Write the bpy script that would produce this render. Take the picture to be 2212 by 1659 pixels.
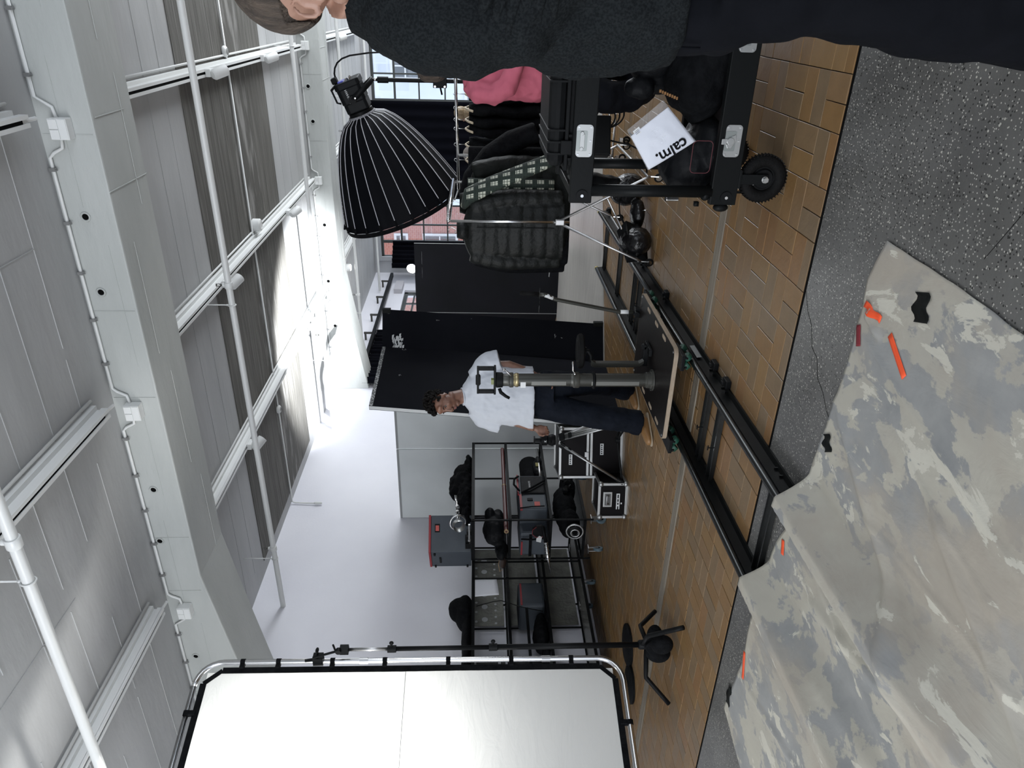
import bpy, math, random
from mathutils import Vector, Matrix, Euler, noise
V=Vector; PI=math.pi
random.seed(7)
sc=bpy.context.scene
for o in list(bpy.data.objects): bpy.data.objects.remove(o)
COL=sc.collection

# ---------------------------------------------------------------- camera (photo is taken with the phone turned on its side)
YAW,PITCH=math.radians(28.088),math.radians(2.819)
fw=V((-math.sin(YAW)*math.cos(PITCH),math.cos(YAW)*math.cos(PITCH),-math.sin(PITCH)))
rt=V((math.cos(YAW),math.sin(YAW),0.001)).normalized(); dn=fw.cross(rt).normalized()
cd=bpy.data.cameras.new('camera'); cam=bpy.data.objects.new('camera',cd); COL.objects.link(cam)
cd.sensor_fit='HORIZONTAL'; cd.sensor_width=36; cd.lens=1556.76/2212*36; cd.clip_start=.05; cd.clip_end=200
M=Matrix.Identity(4)
for i in range(3): M[i][0]=dn[i]; M[i][1]=rt[i]; M[i][2]=-fw[i]
M[0][3],M[1][3],M[2][3]=0,0,1.40
cam.matrix_world=M; sc.camera=cam

# ---------------------------------------------------------------- world, exposure, lights
w=bpy.data.worlds.new('sky'); sc.world=w; w.use_nodes=True
bg=w.node_tree.nodes['Background']; bg.inputs[0].default_value=(.80,.88,1,1); bg.inputs[1].default_value=1.15
sc.view_settings.view_transform='Standard'; sc.view_settings.look='None'; sc.view_settings.exposure=0.72; sc.view_settings.gamma=1
sc.view_settings.use_curve_mapping=False
def light(kind,name,loc,tgt,power,color=(1,1,1),**k):
    d=bpy.data.lights.new(name,kind); d.energy=power; d.color=color
    for a,b in k.items(): setattr(d,a,b)
    o=bpy.data.objects.new(name,d); COL.objects.link(o); o.location=loc
    o.rotation_euler=(V(tgt)-V(loc)).to_track_quat('-Z','Y').to_euler(); return o
# film lamp behind the white diffusion frame on the left
light('SPOT','diffusion_lamp',(-5.20,3.06,2.38),(-4.3,2.8,2.38),125,(1,.99,.96),spot_size=math.radians(150),spot_blend=.8,shadow_soft_size=.12)
# up-light behind the black flats: the blown-out patch on the ceiling
light('SPOT','ceiling_uplight',(-3.9,8.9,2.0),(-4.45,10.3,4.08),1350,(.93,.96,1),spot_size=math.radians(78),spot_blend=.5,shadow_soft_size=.06)
# added soft fill lights, out of view behind the camera and along the right-hand wall
light('AREA','fill_light_near',(2.9,3.0,2.2),(-3,4.2,.8),24,(.93,.97,1),shape='RECTANGLE',size=4.0,size_y=2.4)
light('AREA','fill_light_back',(-4.2,-2.9,2.5),(-2.6,4,.4),165,(.97,.985,1),shape='RECTANGLE',size=5.0,size_y=2.6)
light('AREA','fill_light_end',(2.9,15.6,2.2),(-3,15.0,2.5),260,(.93,.97,1),shape='RECTANGLE',size=4.0,size_y=2.2)
light('AREA','fill_light_far',(2.9,10.2,2.2),(-5,8.2,1.9),205,(.93,.97,1),shape='RECTANGLE',size=5.0,size_y=2.2)

# ---------------------------------------------------------------- materials
MATS={}
def mat(name,c,rough=.6,metal=0,c2=None,scale=8,detail=4,bump=0,bscale=None,stretch=(1,1,1),spec=None,alpha=None,emit=None,contrast=(.35,.65),trans=0,sheen=0):
    if name in MATS: return MATS[name]
    if max(c)<.0225 and metal==0:      # blacks: deep and barely glossy
        c=tuple(q*.5 for q in c); c2=tuple(q*.5 for q in c2) if c2 else None; spec=.09 if spec is None else spec*.5
    m=bpy.data.materials.new(name); m.use_nodes=True; nt=m.node_tree; N=nt.nodes; L=nt.links
    b=N['Principled BSDF']; b.inputs['Base Color'].default_value=(*c,1); b.inputs['Roughness'].default_value=rough; b.inputs['Metallic'].default_value=metal
    if spec is not None: b.inputs['Specular IOR Level'].default_value=spec
    if sheen: b.inputs['Sheen Weight'].default_value=sheen
    if alpha is not None: b.inputs['Alpha'].default_value=alpha
    if trans: b.inputs['Transmission Weight'].default_value=trans
    if emit: b.inputs['Emission Color'].default_value=(*emit[0],1); b.inputs['Emission Strength'].default_value=emit[1]
    if c2 or bump:
        tc=N.new('ShaderNodeTexCoord'); mp=N.new('ShaderNodeMapping'); mp.inputs['Scale'].default_value=stretch; L.new(tc.outputs['Object'],mp.inputs['Vector'])
    if c2:
        n=N.new('ShaderNodeTexNoise'); n.inputs['Scale'].default_value=scale; n.inputs['Detail'].default_value=detail; L.new(mp.outputs[0],n.inputs['Vector'])
        r=N.new('ShaderNodeValToRGB'); r.color_ramp.elements[0].position,r.color_ramp.elements[1].position=contrast
        r.color_ramp.elements[0].color=(*c,1); r.color_ramp.elements[1].color=(*c2,1)
        L.new(n.outputs['Fac'],r.inputs[0]); L.new(r.outputs[0],b.inputs['Base Color'])
    if bump:
        n2=N.new('ShaderNodeTexNoise'); n2.inputs['Scale'].default_value=bscale or scale*3; n2.inputs['Detail'].default_value=6; L.new(mp.outputs[0],n2.inputs['Vector'])
        bp=N.new('ShaderNodeBump'); bp.inputs['Strength'].default_value=bump; bp.inputs['Distance'].default_value=.02; L.new(n2.outputs['Fac'],bp.inputs['Height']); L.new(bp.outputs[0],b.inputs['Normal'])
    MATS[name]=m; return m
def nodes(m): return m.node_tree.nodes,m.node_tree.links,m.node_tree.nodes['Principled BSDF']
M_wallpaint=mat('white wall paint',(.70,.70,.755),.55,c2=(.74,.74,.79),scale=1.2,bump=.06,bscale=30)
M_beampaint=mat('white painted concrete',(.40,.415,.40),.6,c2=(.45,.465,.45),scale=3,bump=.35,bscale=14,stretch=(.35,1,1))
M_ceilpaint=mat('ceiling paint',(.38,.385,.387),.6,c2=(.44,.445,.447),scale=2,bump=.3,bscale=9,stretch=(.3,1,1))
M_white=mat('white plastic',(.72,.73,.72),.4)
M_pipe=mat('white painted steel',(.66,.67,.66),.32)
M_black=mat('black metal',(.012,.013,.014),.45)
M_blackpl=mat('black plastic',(.014,.015,.016),.5,bump=.05,bscale=60)
M_blackfab=mat('black fabric',(.006,.0065,.008),.85,c2=(.013,.014,.016),scale=20,bump=.4,bscale=40)
M_darknylon=mat('black nylon',(.010,.011,.013),.5,c2=(.018,.019,.021),scale=14,bump=.35,bscale=22)
M_rubber=mat('black rubber',(.012,.012,.012),.7,bump=.2,bscale=80)
M_chrome=mat('chrome',(.62,.62,.62),.18,1)
M_steel=mat('brushed steel',(.42,.42,.42),.35,1)
M_alu=mat('aluminium',(.40,.405,.40),.38,.9)
M_olive=mat('olive grey painted metal',(.060,.060,.052),.35,.3)
M_dark=mat('slot black',(.004,.004,.004),.8)
M_paper=mat('white paper',(.72,.73,.78),.7)
M_ink=mat('black ink',(.01,.01,.012),.6)
M_label=mat('white label',(.62,.63,.63),.6)
M_red=mat('red fabric',(.30,.018,.022),.7)
M_blueg=mat('blue rubber caster tyre',(.10,.15,.18),.6)

# ---------------------------------------------------------------- mesh builder
class MB:
    def __init__(s): s.v=[];s.f=[]
    def add(s,vs,fs,T=None):
        o=len(s.v); s.v+=[(T@V(p)) if T else V(p) for p in vs]; s.f+=[tuple(i+o for i in f) for f in fs]; return s
    def box(s,c,d,R=None):
        x,y,z=d[0]/2,d[1]/2,d[2]/2
        T=Matrix.Translation(c)@(R.to_4x4() if R is not None else Matrix.Identity(4))
        return s.add([(a*x,b*y,e*z) for a in(-1,1) for b in(-1,1) for e in(-1,1)],[(0,1,3,2),(4,6,7,5),(0,4,5,1),(2,3,7,6),(0,2,6,4),(1,5,7,3)],T)
    def b2(s,lo,hi): return s.box([(a+b)/2 for a,b in zip(lo,hi)],[abs(b-a) for a,b in zip(lo,hi)])
    def loft(s,rings,cap=True,closed=True):
        n=len(rings[0]); o=len(s.v)
        for r in rings: s.v+=[V(p) for p in r]
        for i in range(len(rings)-1):
            for j in range(n if closed else n-1):
                k=(j+1)%n; s.f.append((o+i*n+j,o+i*n+k,o+(i+1)*n+k,o+(i+1)*n+j))
        if cap and closed:
            s.f.append(tuple(o+j for j in reversed(range(n)))); s.f.append(tuple(o+(len(rings)-1)*n+j for j in range(n)))
        return s
    def tube(s,pts,r,n=8,flat=1.0,cap=True):
        pts=[V(p) for p in pts]; rs=r if isinstance(r,(list,tuple)) else [r]*len(pts)
        ts=[]
        for i in range(len(pts)):
            a=pts[max(i-1,0)];b=pts[min(i+1,len(pts)-1)]; d=(b-a); ts.append(d.normalized() if d.length>1e-9 else V((0,0,1)))
        u=ts[0].cross(V((0,0,1))); u=u if u.length>.1 else ts[0].cross(V((0,1,0))); u.normalize(); rings=[]
        for p,t,q in zip(pts,ts,rs):
            u=(u-t*u.dot(t)).normalized(); w_=t.cross(u)
            rings.append([p+u*q*math.cos(2*PI*j/n)+w_*q*flat*math.sin(2*PI*j/n) for j in range(n)])
        return s.loft(rings,cap)
    def lathe(s,prof,c=(0,0,0),ax=(0,0,1),n=20,cap=True):
        q=V(ax).normalized().to_track_quat('Z','Y').to_matrix().to_4x4(); T=Matrix.Translation(c)@q
        return s.loft([[T@V((r*math.cos(2*PI*j/n),r*math.sin(2*PI*j/n),z)) for j in range(n)] for r,z in prof],cap)
    def cyl(s,c,r,h,ax=(0,0,1),n=16): return s.lathe([(r,-h/2),(r,h/2)],c,ax,n)
    def ell(s,c,r,R=None,n=14,m=9):
        if not hasattr(r,'__len__'): r=(r,r,r)
        T=Matrix.Translation(c)@(R.to_4x4() if R is not None else Matrix.Identity(4))
        rings=[]
        for i in range(m+1):
            a=-PI/2+PI*(i*.98/m+.01)
            rings.append([T@V((r[0]*math.cos(a)*math.cos(2*PI*j/n),r[1]*math.cos(a)*math.sin(2*PI*j/n),r[2]*math.sin(a))) for j in range(n)])
        return s.loft(rings)
    def torus(s,c,R_,r,ax=(0,0,1),n=24,m=8,arc=2*PI,sq=1):
        q=V(ax).normalized().to_track_quat('Z','Y').to_matrix().to_4x4(); T=Matrix.Translation(c)@q; k=n if arc>6.28 else n+1; rings=[]
        for i in range(k):
            a=arc*i/n
            rings.append([T@V(((R_+r*math.cos(2*PI*j/m))*math.cos(a),(R_+r*math.cos(2*PI*j/m))*math.sin(a),r*sq*math.sin(2*PI*j/m))) for j in range(m)])
        if arc>6.28: rings.append(rings[0]); return s.loft(rings,False)
        return s.loft(rings)
    def prism(s,poly,z0,z1,T=None):
        n=len(poly); T=T or Matrix.Identity(4)
        return s.add([(x,y,z0) for x,y in poly]+[(x,y,z1) for x,y in poly],[tuple(reversed(range(n))),tuple(range(n,2*n))]+[(i,(i+1)%n,n+(i+1)%n,n+i) for i in range(n)],T)
    def grid(s,f,nu,nv,thick=0):
        o=len(s.v)
        for i in range(nu+1):
            for j in range(nv+1): s.v.append(V(f(i/nu,j/nv)))
        for i in range(nu):
            for j in range(nv): a=o+i*(nv+1)+j; s.f.append((a,a+nv+1,a+nv+2,a+1))
        return s
    def ellring(s,rings,cap=True,n=24):   # rings: (centre, half width along a, half depth along b, a, b, exponent)
        out=[]
        for c,ra,rb,a,b,e in rings:
            R=[]
            for j in range(n):
                t=2*PI*j/n; ct,st=math.cos(t),math.sin(t)
                R.append(V(c)+V(a)*ra*math.copysign(abs(ct)**e,ct)+V(b)*rb*math.copysign(abs(st)**e,st))
            out.append(R)
        return s.loft(out,cap)
def rotz(a): return Matrix.Rotation(a,3,'Z')
INV={}
def thing(name,label,cat,loc=(0,0,0),rz=0,group=None,local=False):
    o=bpy.data.objects.new(name,None); COL.objects.link(o); o.empty_display_size=.1
    o.location=loc; o.rotation_euler=(0,0,rz); o['label']=label; o['category']=cat
    if group: o['group']=group
    INV[o.name]=Matrix.Identity(4) if local else (Matrix.Translation(loc)@Matrix.Rotation(rz,4,'Z')).inverted()
    return o
def part(name,mb,m,parent=None,smooth=False,bevel=0,sub=0,solid=0,remesh=0,smit=0,label=None,kind=None):
    T=INV.get(parent.name) if parent else None
    me=bpy.data.meshes.new(name); vs=[T@p for p in mb.v] if T else mb.v
    me.from_pydata([tuple(p) for p in vs],[],mb.f); me.update()
    o=bpy.data.objects.new(name,me); COL.objects.link(o); me.materials.append(m)
    if parent: o.parent=parent; INV[o.name]=T or Matrix.Identity(4)
    else: INV[o.name]=Matrix.Identity(4)
    if smooth:
        me.polygons.foreach_set('use_smooth',[True]*len(me.polygons))
        if smooth=='a':
            md=None
            me.set_sharp_from_angle(angle=math.radians(40))
    if remesh:
        r=o.modifiers.new('r','REMESH'); r.mode='VOXEL'; r.voxel_size=remesh; r.use_smooth_shade=True
        if smit: q=o.modifiers.new('s','SMOOTH'); q.iterations=smit; q.factor=.5
    if bevel: b=o.modifiers.new('b','BEVEL'); b.width=bevel; b.segments=2; b.limit_method='ANGLE'
    if solid: q=o.modifiers.new('t','SOLIDIFY'); q.thickness=solid; q.offset=0
    if sub: q=o.modifiers.new('u','SUBSURF'); q.levels=sub; q.render_levels=sub
    if label: o['label']=label
    if kind: o['kind']=kind
    return o
def struct(name,mb,m,**k):
    o=part(name,mb,m,**k); o['kind']='structure'; return o
def tag(o,label,cat,group=None):
    o['label']=label; o['category']=cat
    if group: o['group']=group
    return o
def mod_copy(o): return o.copy()
def dup(root,loc,rz=0,label=None,group=None,scale=None):
    r=root.copy(); COL.objects.link(r); r.location=loc; r.rotation_euler=(0,0,rz)
    if label: r['label']=label
    if group: r['group']=group
    if scale: r.scale=scale
    for ch in list(root.children):
        c=ch.copy(); COL.objects.link(c); c.parent=r
        for g in list(ch.children):
            d=g.copy(); COL.objects.link(d); d.parent=c
    return r
def text(name,body,size,m,parent,loc,xdir,ydir,extr=.0006,bold=False,sx=1):
    cu=bpy.data.curves.new(name,'FONT'); cu.body=body; cu.size=size; cu.extrude=extr; cu.align_x='CENTER'; cu.align_y='CENTER'
    if bold: cu.offset=size*.02
    t=bpy.data.objects.new(name,cu); COL.objects.link(t)
    x=V(xdir).normalized(); z=x.cross(V(ydir)).normalized(); y=z.cross(x)
    R=Matrix((x*sx,y,z)).transposed().to_4x4(); W=Matrix.Translation(loc)@R
    dg=bpy.context.evaluated_depsgraph_get(); me=bpy.data.meshes.new_from_object(t.evaluated_get(dg)); bpy.data.objects.remove(t)
    mb=MB(); mb.add([v.co.copy() for v in me.vertices],[tuple(p.vertices) for p in me.polygons],W)
    return part(name,mb,m,parent)
# ================================================================ FLOOR
M_terr=mat('terrazzo concrete',(.080,.078,.073),.32,c2=(.115,.113,.106),scale=2.2,bump=.05,bscale=60)
def terrazzo():
    N,L,b=nodes(M_terr); tc=[n for n in N if n.type=='TEX_COORD'][0]
    base=b.inputs['Base Color'].links[0].from_socket
    prev=base
    for sc_,th,col in ((110,.135,(.38,.37,.33)),(85,.14,(.022,.022,.02)),(46,.08,(.40,.39,.34))):
        v=N.new('ShaderNodeTexVoronoi'); v.inputs['Scale'].default_value=sc_; L.new(tc.outputs['Object'],v.inputs['Vector'])
        lt=N.new('ShaderNodeMath'); lt.operation='LESS_THAN'; lt.inputs[1].default_value=th*2.1; L.new(v.outputs['Distance'],lt.inputs[0])
        # only some of the cells carry a chip
        sp=N.new('ShaderNodeSeparateColor'); L.new(v.outputs['Color'],sp.inputs[0]); g=N.new('ShaderNodeMath'); g.operation='GREATER_THAN'; g.inputs[1].default_value=.55; L.new(sp.outputs[0],g.inputs[0])
        mu=N.new('ShaderNodeMath'); mu.operation='MULTIPLY'; L.new(lt.outputs[0],mu.inputs[0]); L.new(g.outputs[0],mu.inputs[1])
        mx=N.new('ShaderNodeMix'); mx.data_type='RGBA'; L.new(mu.outputs[0],mx.inputs['Factor']); L.new(prev,mx.inputs['A']); mx.inputs['B'].default_value=(*col,1); prev=mx.outputs['Result']
    L.new(prev,b.inputs['Base Color'])
terrazzo()
M_grout=mat('dark grout',(.05,.042,.034),.9,c2=(.12,.105,.085),scale=30,bump=.5,bscale=60)
fl=MB(); fl.b2((-7,-3,-.25),(3,19,-.012)); FLOOR=struct('floor',fl,M_grout)
def fpart(name,mb,m,**k):
    o=part(name,mb,m,FLOOR,**k); return o
t=MB(); t.b2((-6.5,-3,-.02),(3,2.838,0)); fpart('terrazzo_slab',t,M_terr,bevel=.004)
# hairline cracks in the slab
ck=MB()
def crack(pts,wd):
    for a,b in zip(pts,pts[1:]):
        a=V((*a,.0006));b=V((*b,.0006)); d=(b-a).normalized(); n=V((-d.y,d.x,0))*wd
        ck.add([a-n,a+n,b+n,b-n],[(0,3,2,1)])
crack([(-1.06,2.835),(-1.13,2.78),(-1.17,2.72),(-1.25,2.67),(-1.27,2.61),(-1.34,2.57),(-1.37,2.50),(-1.42,2.44),(-1.45,2.38)],.0016)
crack([(-2.25,2.70),(-2.22,2.63),(-2.26,2.57),(-2.24,2.5)],.0014)
crack([(-.05,1.62),(-.25,1.70),(-.42,1.76),(-.6,1.86)],.001)
fpart('crack',ck,M_dark)
BC=[tuple(k*1.18 for k in q_) for q_ in [(.175,.100,.040),(.185,.107,.044),(.175,.107,.052),(.190,.114,.048),(.160,.106,.056),(.175,.114,.060),(.155,.106,.060),(.188,.102,.042)]]
M_brick=[mat('glazed clay brick %s'%'abcdefgh'[i],c,.40,spec=.38,c2=tuple(q*.84 for q in c),scale=9,bump=.10,bscale=30,contrast=(.3,.7)) for i,c in enumerate(BC)]
M_bricks=mat('glazed clay brick field',(.135,.092,.066),.30,c2=(.165,.112,.078),scale=5,bump=.06,bscale=30)
def tile_verts(x0,x1,y0,y1,z,g=.0018,e=.0016):
    a=[(x0+g,y0+g),(x1-g,y0+g),(x1-g,y1-g),(x0+g,y1-g)]; b=[(x0+g+e,y0+g+e),(x1-g-e,y0+g+e),(x1-g-e,y1-g-e),(x0+g+e,y1-g-e)]
    return [(x,y,-.009) for x,y in a]+[(x,y,z-.002) for x,y in a]+[(x,y,z) for x,y in b]
TF=[(0,1,5,4),(1,2,6,5),(2,3,7,6),(3,0,4,7),(4,5,9,8),(5,6,10,9),(6,7,11,10),(7,4,8,11),(8,9,10,11)]
C=.216; X0=-.214; Y0=3.256
def bricks(ix0,ix1,ylo,yhi,one):
    k0=int((ylo-Y0)//C)-1; k1=int((yhi-Y0)//C)+1
    for i in range(ix0,ix1):
        xa=X0-C*(i+1); xb=X0-C*i
        for k in range(k0,k1+1):
            ya=Y0+C*k; yb=ya+C
            odd=(i+k)%2
            # columns 3 (X -1.08..-.86): the cell below Y0 (k=-1) is split along Y
            cells=[(xa,xa+C/2,ya,yb),(xa+C/2,xb,ya,yb)] if (i+k)%2==0 else [(xa,xb,ya,ya+C/2),(xa,xb,ya+C/2,yb)]
            for c in cells:
                y0=max(c[2],ylo); y1=min(c[3],yhi)
                if y1-y0<.02: continue
                one(c[0],c[1],y0,y1)
big=MB(); rest=MB(); cnt=[0]; meshes={}
def near(x0,x1,y0,y1):
    if cnt[0]>=296 or x1<-5.75 or x0>.9: return far(x0,x1,y0,y1)
    cnt[0]+=1
    w_,h_=round(x1-x0,3),round(y1-y0,3); v=random.randrange(8); key=(w_,h_,v)
    if key not in meshes:
        me=bpy.data.meshes.new('brick'); me.from_pydata(tile_verts(-w_/2,w_/2,-h_/2,h_/2,0),[],TF); me.materials.append(M_brick[v]); meshes[key]=me
    o=bpy.data.objects.new('brick',meshes[key]); COL.objects.link(o); o.parent=FLOOR
    o.location=((x0+x1)/2,(y0+y1)/2,random.uniform(-.0015,.001)); o.rotation_euler=(random.uniform(-.004,.004),random.uniform(-.004,.004),random.uniform(-.006,.006))
def far(x0,x1,y0,y1):
    rest.add(tile_verts(x0,x1,y0,y1,random.uniform(-.0012,.0012)),TF)
bricks(-6,30,2.862,3.955,near)
bricks(-6,29,4.085,12.2,far)
# far field: three colour groups so the pavement keeps its mottling
groups=[MB() for _ in range(6)]
nf=len(TF); nt=len(rest.f)//nf
for q in range(nt):
    g=groups[random.randrange(6)]; g.add(rest.v[q*12:q*12+12],TF)
for i,g in enumerate(groups): fpart('brick_paving',g,M_brick[i],kind='stuff')
M_strip=mat('worn oak strip',(.14,.115,.085),.6,c2=(.24,.21,.165),scale=6,stretch=(.35,9,1),bump=.5,bscale=12)
s=MB(); s.b2((-6.5,3.972,-.015),(3,4.072,.001)); fpart('wood_strip',s,M_strip,bevel=.004)
s=MB(); s.b2((-6.5,2.842,-.016),(3,2.86,-.003)); fpart('metal_edge',s,M_dark)
M_vinyl=mat('grey wood-grain sheet',(.34,.325,.30),.30,c2=(.44,.42,.39),scale=3,stretch=(1,1,1),bump=.05,bscale=40)
N,L,b=nodes(M_vinyl); mp=[n for n in N if n.type=='MAPPING'][0]; mp.inputs['Rotation'].default_value=(0,0,-math.radians(31)); mp.inputs['Scale'].default_value=(.6,5,1)
vs=[(-3.62,6.94),(1.0,9.72),(-1.1,13.85),(-5.5,11.25)]
v=MB(); v.prism(vs,.001,.006); fpart('vinyl_sheet',v,M_vinyl)
sm=MB(); sm.b2((-6.5,12.2,-.02),(3,18.6,0)); fpart('screed',sm,M_vinyl)

# ================================================================ CEILING, BEAMS
CZ=4.08
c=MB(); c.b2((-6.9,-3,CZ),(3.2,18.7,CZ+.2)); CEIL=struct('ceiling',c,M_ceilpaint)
def cpart(name,mb,m,**k): return part(name,mb,m,CEIL,**k)
M_conc=mat('board-marked bare concrete',(.075,.071,.062),.8,c2=(.150,.145,.132),scale=5.0,stretch=(.35,7,1),bump=.3,bscale=9,contrast=(.36,.72))
M_conc2=mat('board-marked bare concrete pale',(.085,.081,.072),.8,c2=(.23,.225,.213),scale=2.4,stretch=(.8,4,1),bump=.3,bscale=9,contrast=(.48,.66))
# bare concrete bay: individual shuttering boards
nb=11; y0,y1=7.10,9.92; bw=(y1-y0)/nb
for i in range(nb):
    q=MB(); q.b2((-6.32,y0+bw*i+.0015,CZ-.006-random.uniform(0,.0025)),(3,y0+bw*(i+1)-.0015,CZ+.01)); cpart('concrete_board',q,M_conc2 if i in(5,6,7) else M_conc)
# board seams of the painted bays (raised fins) – joined, they are only a few millimetres
fin=MB()
for y in [2.2,2.55,2.95,3.3,3.62,4.0,4.35,1.7,1.2]:
    x=-6.4
    while x<2.4:
        l=random.uniform(.5,2.2); fin.box((x+l/2,y+random.uniform(-.01,.01),CZ-.002),(l,.006,.006)); x+=l+random.uniform(.05,.9)
for y in [5.7,6.05,6.4,6.75,10.3,10.75,11.2,11.6]:
    fin.box((-2,y,CZ-.001),(8.4,.004,.003))
for y in (12.95,13.3,13.7,14.1,14.5,14.9,15.3,15.7,16.1,16.5,17,17.5): fin.box((-2,y,CZ-.001),(8.6,.006,.005))
fin.box((-3.6,2.9,CZ-.002),(.006,1.6,.006)); fin.box((-1.4,3.6,CZ-.002),(.006,1.5,.006))
cpart('board_seams',fin,M_ceilpaint,kind='stuff')
def beam(y0,y1,zb):
    bm=MB(); xs=[3.1,-4.4,-5.4,-6.5]; zs=[zb,zb,zb-.15,zb-.33]
    n=[];
    for x,z in zip(xs,zs): n+=[(x,y0,z),(x,y1,z),(x,y1,CZ+.02),(x,y0,CZ+.02)]
    f=[]
    for i in range(3):
        for j in range(4): k=(j+1)%4; f.append((i*4+j,i*4+k,i*4+4+k,i*4+4+j))
    f+=[(3,2,1,0),(12,13,14,15)]; bm.add(n,f)
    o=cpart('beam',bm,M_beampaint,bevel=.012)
    # shuttering seams on the beam
    s=MB()
    for k in range(9):
        s.box((1.8-k*.93+random.uniform(-.2,.2),y0-.001,zb+.17),(.004,.005,.30))
    for k in range(7): s.box((1.5-k*1.15,y0-.001,zb+.09+.05*(k%3)),(.9,.004,.004))
    for k in range(7): s.box((1.2-k*1.05,(y0+y1)/2+.12*((k%3)-1),zb-.001),(.85,.004,.005))
    s.box((-1.15,(y0+y1)/2,zb-.001),(.006,y1-y0,.006)); s.box((-.7,(y0+y1)/2-.05,zb-.001),(.005,(y1-y0)*.7,.006))
    part('shuttering_seam',s,M_beampaint,o,kind='stuff')
    return o
B1=beam(4.76,5.34,3.75); B2=beam(12.0,12.6,3.75)
M_hole=M_dark
def hole(x,y,z,r,b):
    m=MB(); m.torus((x,y,z),r,.007,(0,1,0),18,6); o=part('sleeve_hole',m,M_beampaint,b,smooth=True)
for bx,by,hs,r in ((B1,4.76,[(-1.31,3.96),(-1.83,3.985),(-3.49,3.975),(-4.01,4.03),(-5.36,3.98),(-5.55,3.93)],.027),(B2,12.0,[(-1.24,4.0),(-1.75,3.98),(-3.39,3.96),(-4.38,3.99),(-5.22,3.95),(-5.52,3.95)],.032)):
    for x,z in hs:
        z=z-.02; hole(x,by-.002,z,r,bx); d=MB(); d.cyl((x,by-.001,z),r,.004,(0,1,0)); part('hole',d,M_hole,bx)

# ================================================================ WALLS
wl=MB(); x0,x1=-6.7,-6.5
wl.b2((x0,-3,0),(x1,15.2,CZ)); wl.b2((x0,17.2,0),(x1,18.7,CZ)); wl.b2((x0,15.2,0),(x1,17.2,.9)); wl.b2((x0,15.2,3.2),(x1,17.2,CZ))
struct('wall_left',wl,M_wallpaint)
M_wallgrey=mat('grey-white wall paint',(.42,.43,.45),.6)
YB=18.5
wb=MB(); wb.b2((-6.5,YB,0),(-6.14,YB+.25,CZ)); wb.b2((-6.14,YB,0),(3.1,YB+.25,.95)); wb.b2((-6.14,YB,3.92),(3.1,YB+.25,CZ))
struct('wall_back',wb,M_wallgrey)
wr=MB(); wr.b2((3.0,-3,0),(3.2,1.2,CZ)); wr.b2((3.0,4.8,0),(3.2,8.0,CZ)); wr.b2((3.0,13,0),(3.2,18.7,CZ)); wr.b2((3.0,1.2,0),(3.2,4.8,.9)); wr.b2((3.0,8,0),(3.2,13,.9)); wr.b2((3.0,1.2,3.4),(3.2,4.8,CZ)); wr.b2((3.0,8,3.4),(3.2,13,CZ))
struct('wall_right',wr,M_wallpaint)
M_frame=mat('dark grey steel window frame',(.045,.05,.048),.5)
M_glass=mat('window glass',(1,1,1),.02,trans=1.0,alpha=.12)
# window_1: full-width steel window of the far wall
fx=[-6.12,-5.67,-5.22,-4.72,-4.25,-3.78,-3.31,-2.84,-2.55,-2.19,-1.60,-1.02,-.45,.15,.75,1.35,1.95,2.6,3.0]
fz=[.95,1.50,2.16,2.78,3.36,3.92]
wf=MB()
wf.b2((-6.14,YB+.06,.95),(-6.05,YB+.14,3.92)); wf.b2((-6.14,YB+.06,3.84),(3,YB+.14,3.92)); wf.b2((-6.14,YB+.04,.93),(3,YB+.16,.99))
W1=struct('window_1',wf,M_frame)
for i,x in enumerate(fx[1:-1]):
    q=MB(); wd=.035 if i%4 else .07; q.b2((x-wd/2,YB+.07,.97),(x+wd/2,YB+.12,3.88)); part('mullion',q,M_frame,W1)
for z in fz[1:-1]:
    q=MB(); wd=.05 if z in(3.36,) else .035; q.b2((-6.08,YB+.075,z-wd/2),(3,YB+.115,z+wd/2)); part('glazing_bar',q,M_frame,W1)
for i in range(len(fx)-1):
    for j in range(len(fz)-1):
        if fx[i]<-2.9 and fx[i]>-6.2 or fx[i]>-2.9:
            q=MB(); q.b2((fx[i],YB+.092,fz[j]),(fx[i+1],YB+.097,fz[j+1])); part('pane',q,M_glass,W1)
q=MB(); q.b2((-6.16,YB-.05,3.90),(3,YB+.02,4.0)); q.b2((-6.16,YB-.03,.9),(-6.05,YB+.02,4.0)); part('window_trim',q,M_wallgrey,W1)
# window_2 in the left wall
q=MB()
for a,b in (((-6.62,15.2,.9),(-6.56,15.28,3.2)),((-6.62,17.12,.9),(-6.56,17.2,3.2)),((-6.62,15.2,3.12),(-6.56,17.2,3.2)),((-6.62,15.2,.9),(-6.56,17.2,.98))): q.b2(a,b)
W2=struct('window_2',q,M_frame)
for y in (15.85,16.5): q=MB(); q.b2((-6.61,y-.02,.9),(-6.57,y+.02,3.2)); part('mullion',q,M_frame,W2)
for z in (1.5,2.1,2.7,2.95): q=MB(); q.b2((-6.61,15.2,z-.02),(-6.57,17.2,z+.02)); part('glazing_bar',q,M_frame,W2)
for i,(a,b) in enumerate(((15.28,15.85),(15.85,16.5),(16.5,17.12))):
    for z0,z1 in ((.98,1.5),(1.5,2.1),(2.1,2.7),(2.7,2.95),(2.95,3.12)):
        q=MB(); q.b2((-6.593,a,z0),(-6.589,b,z1)); part('pane',q,M_glass,W2)

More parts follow.
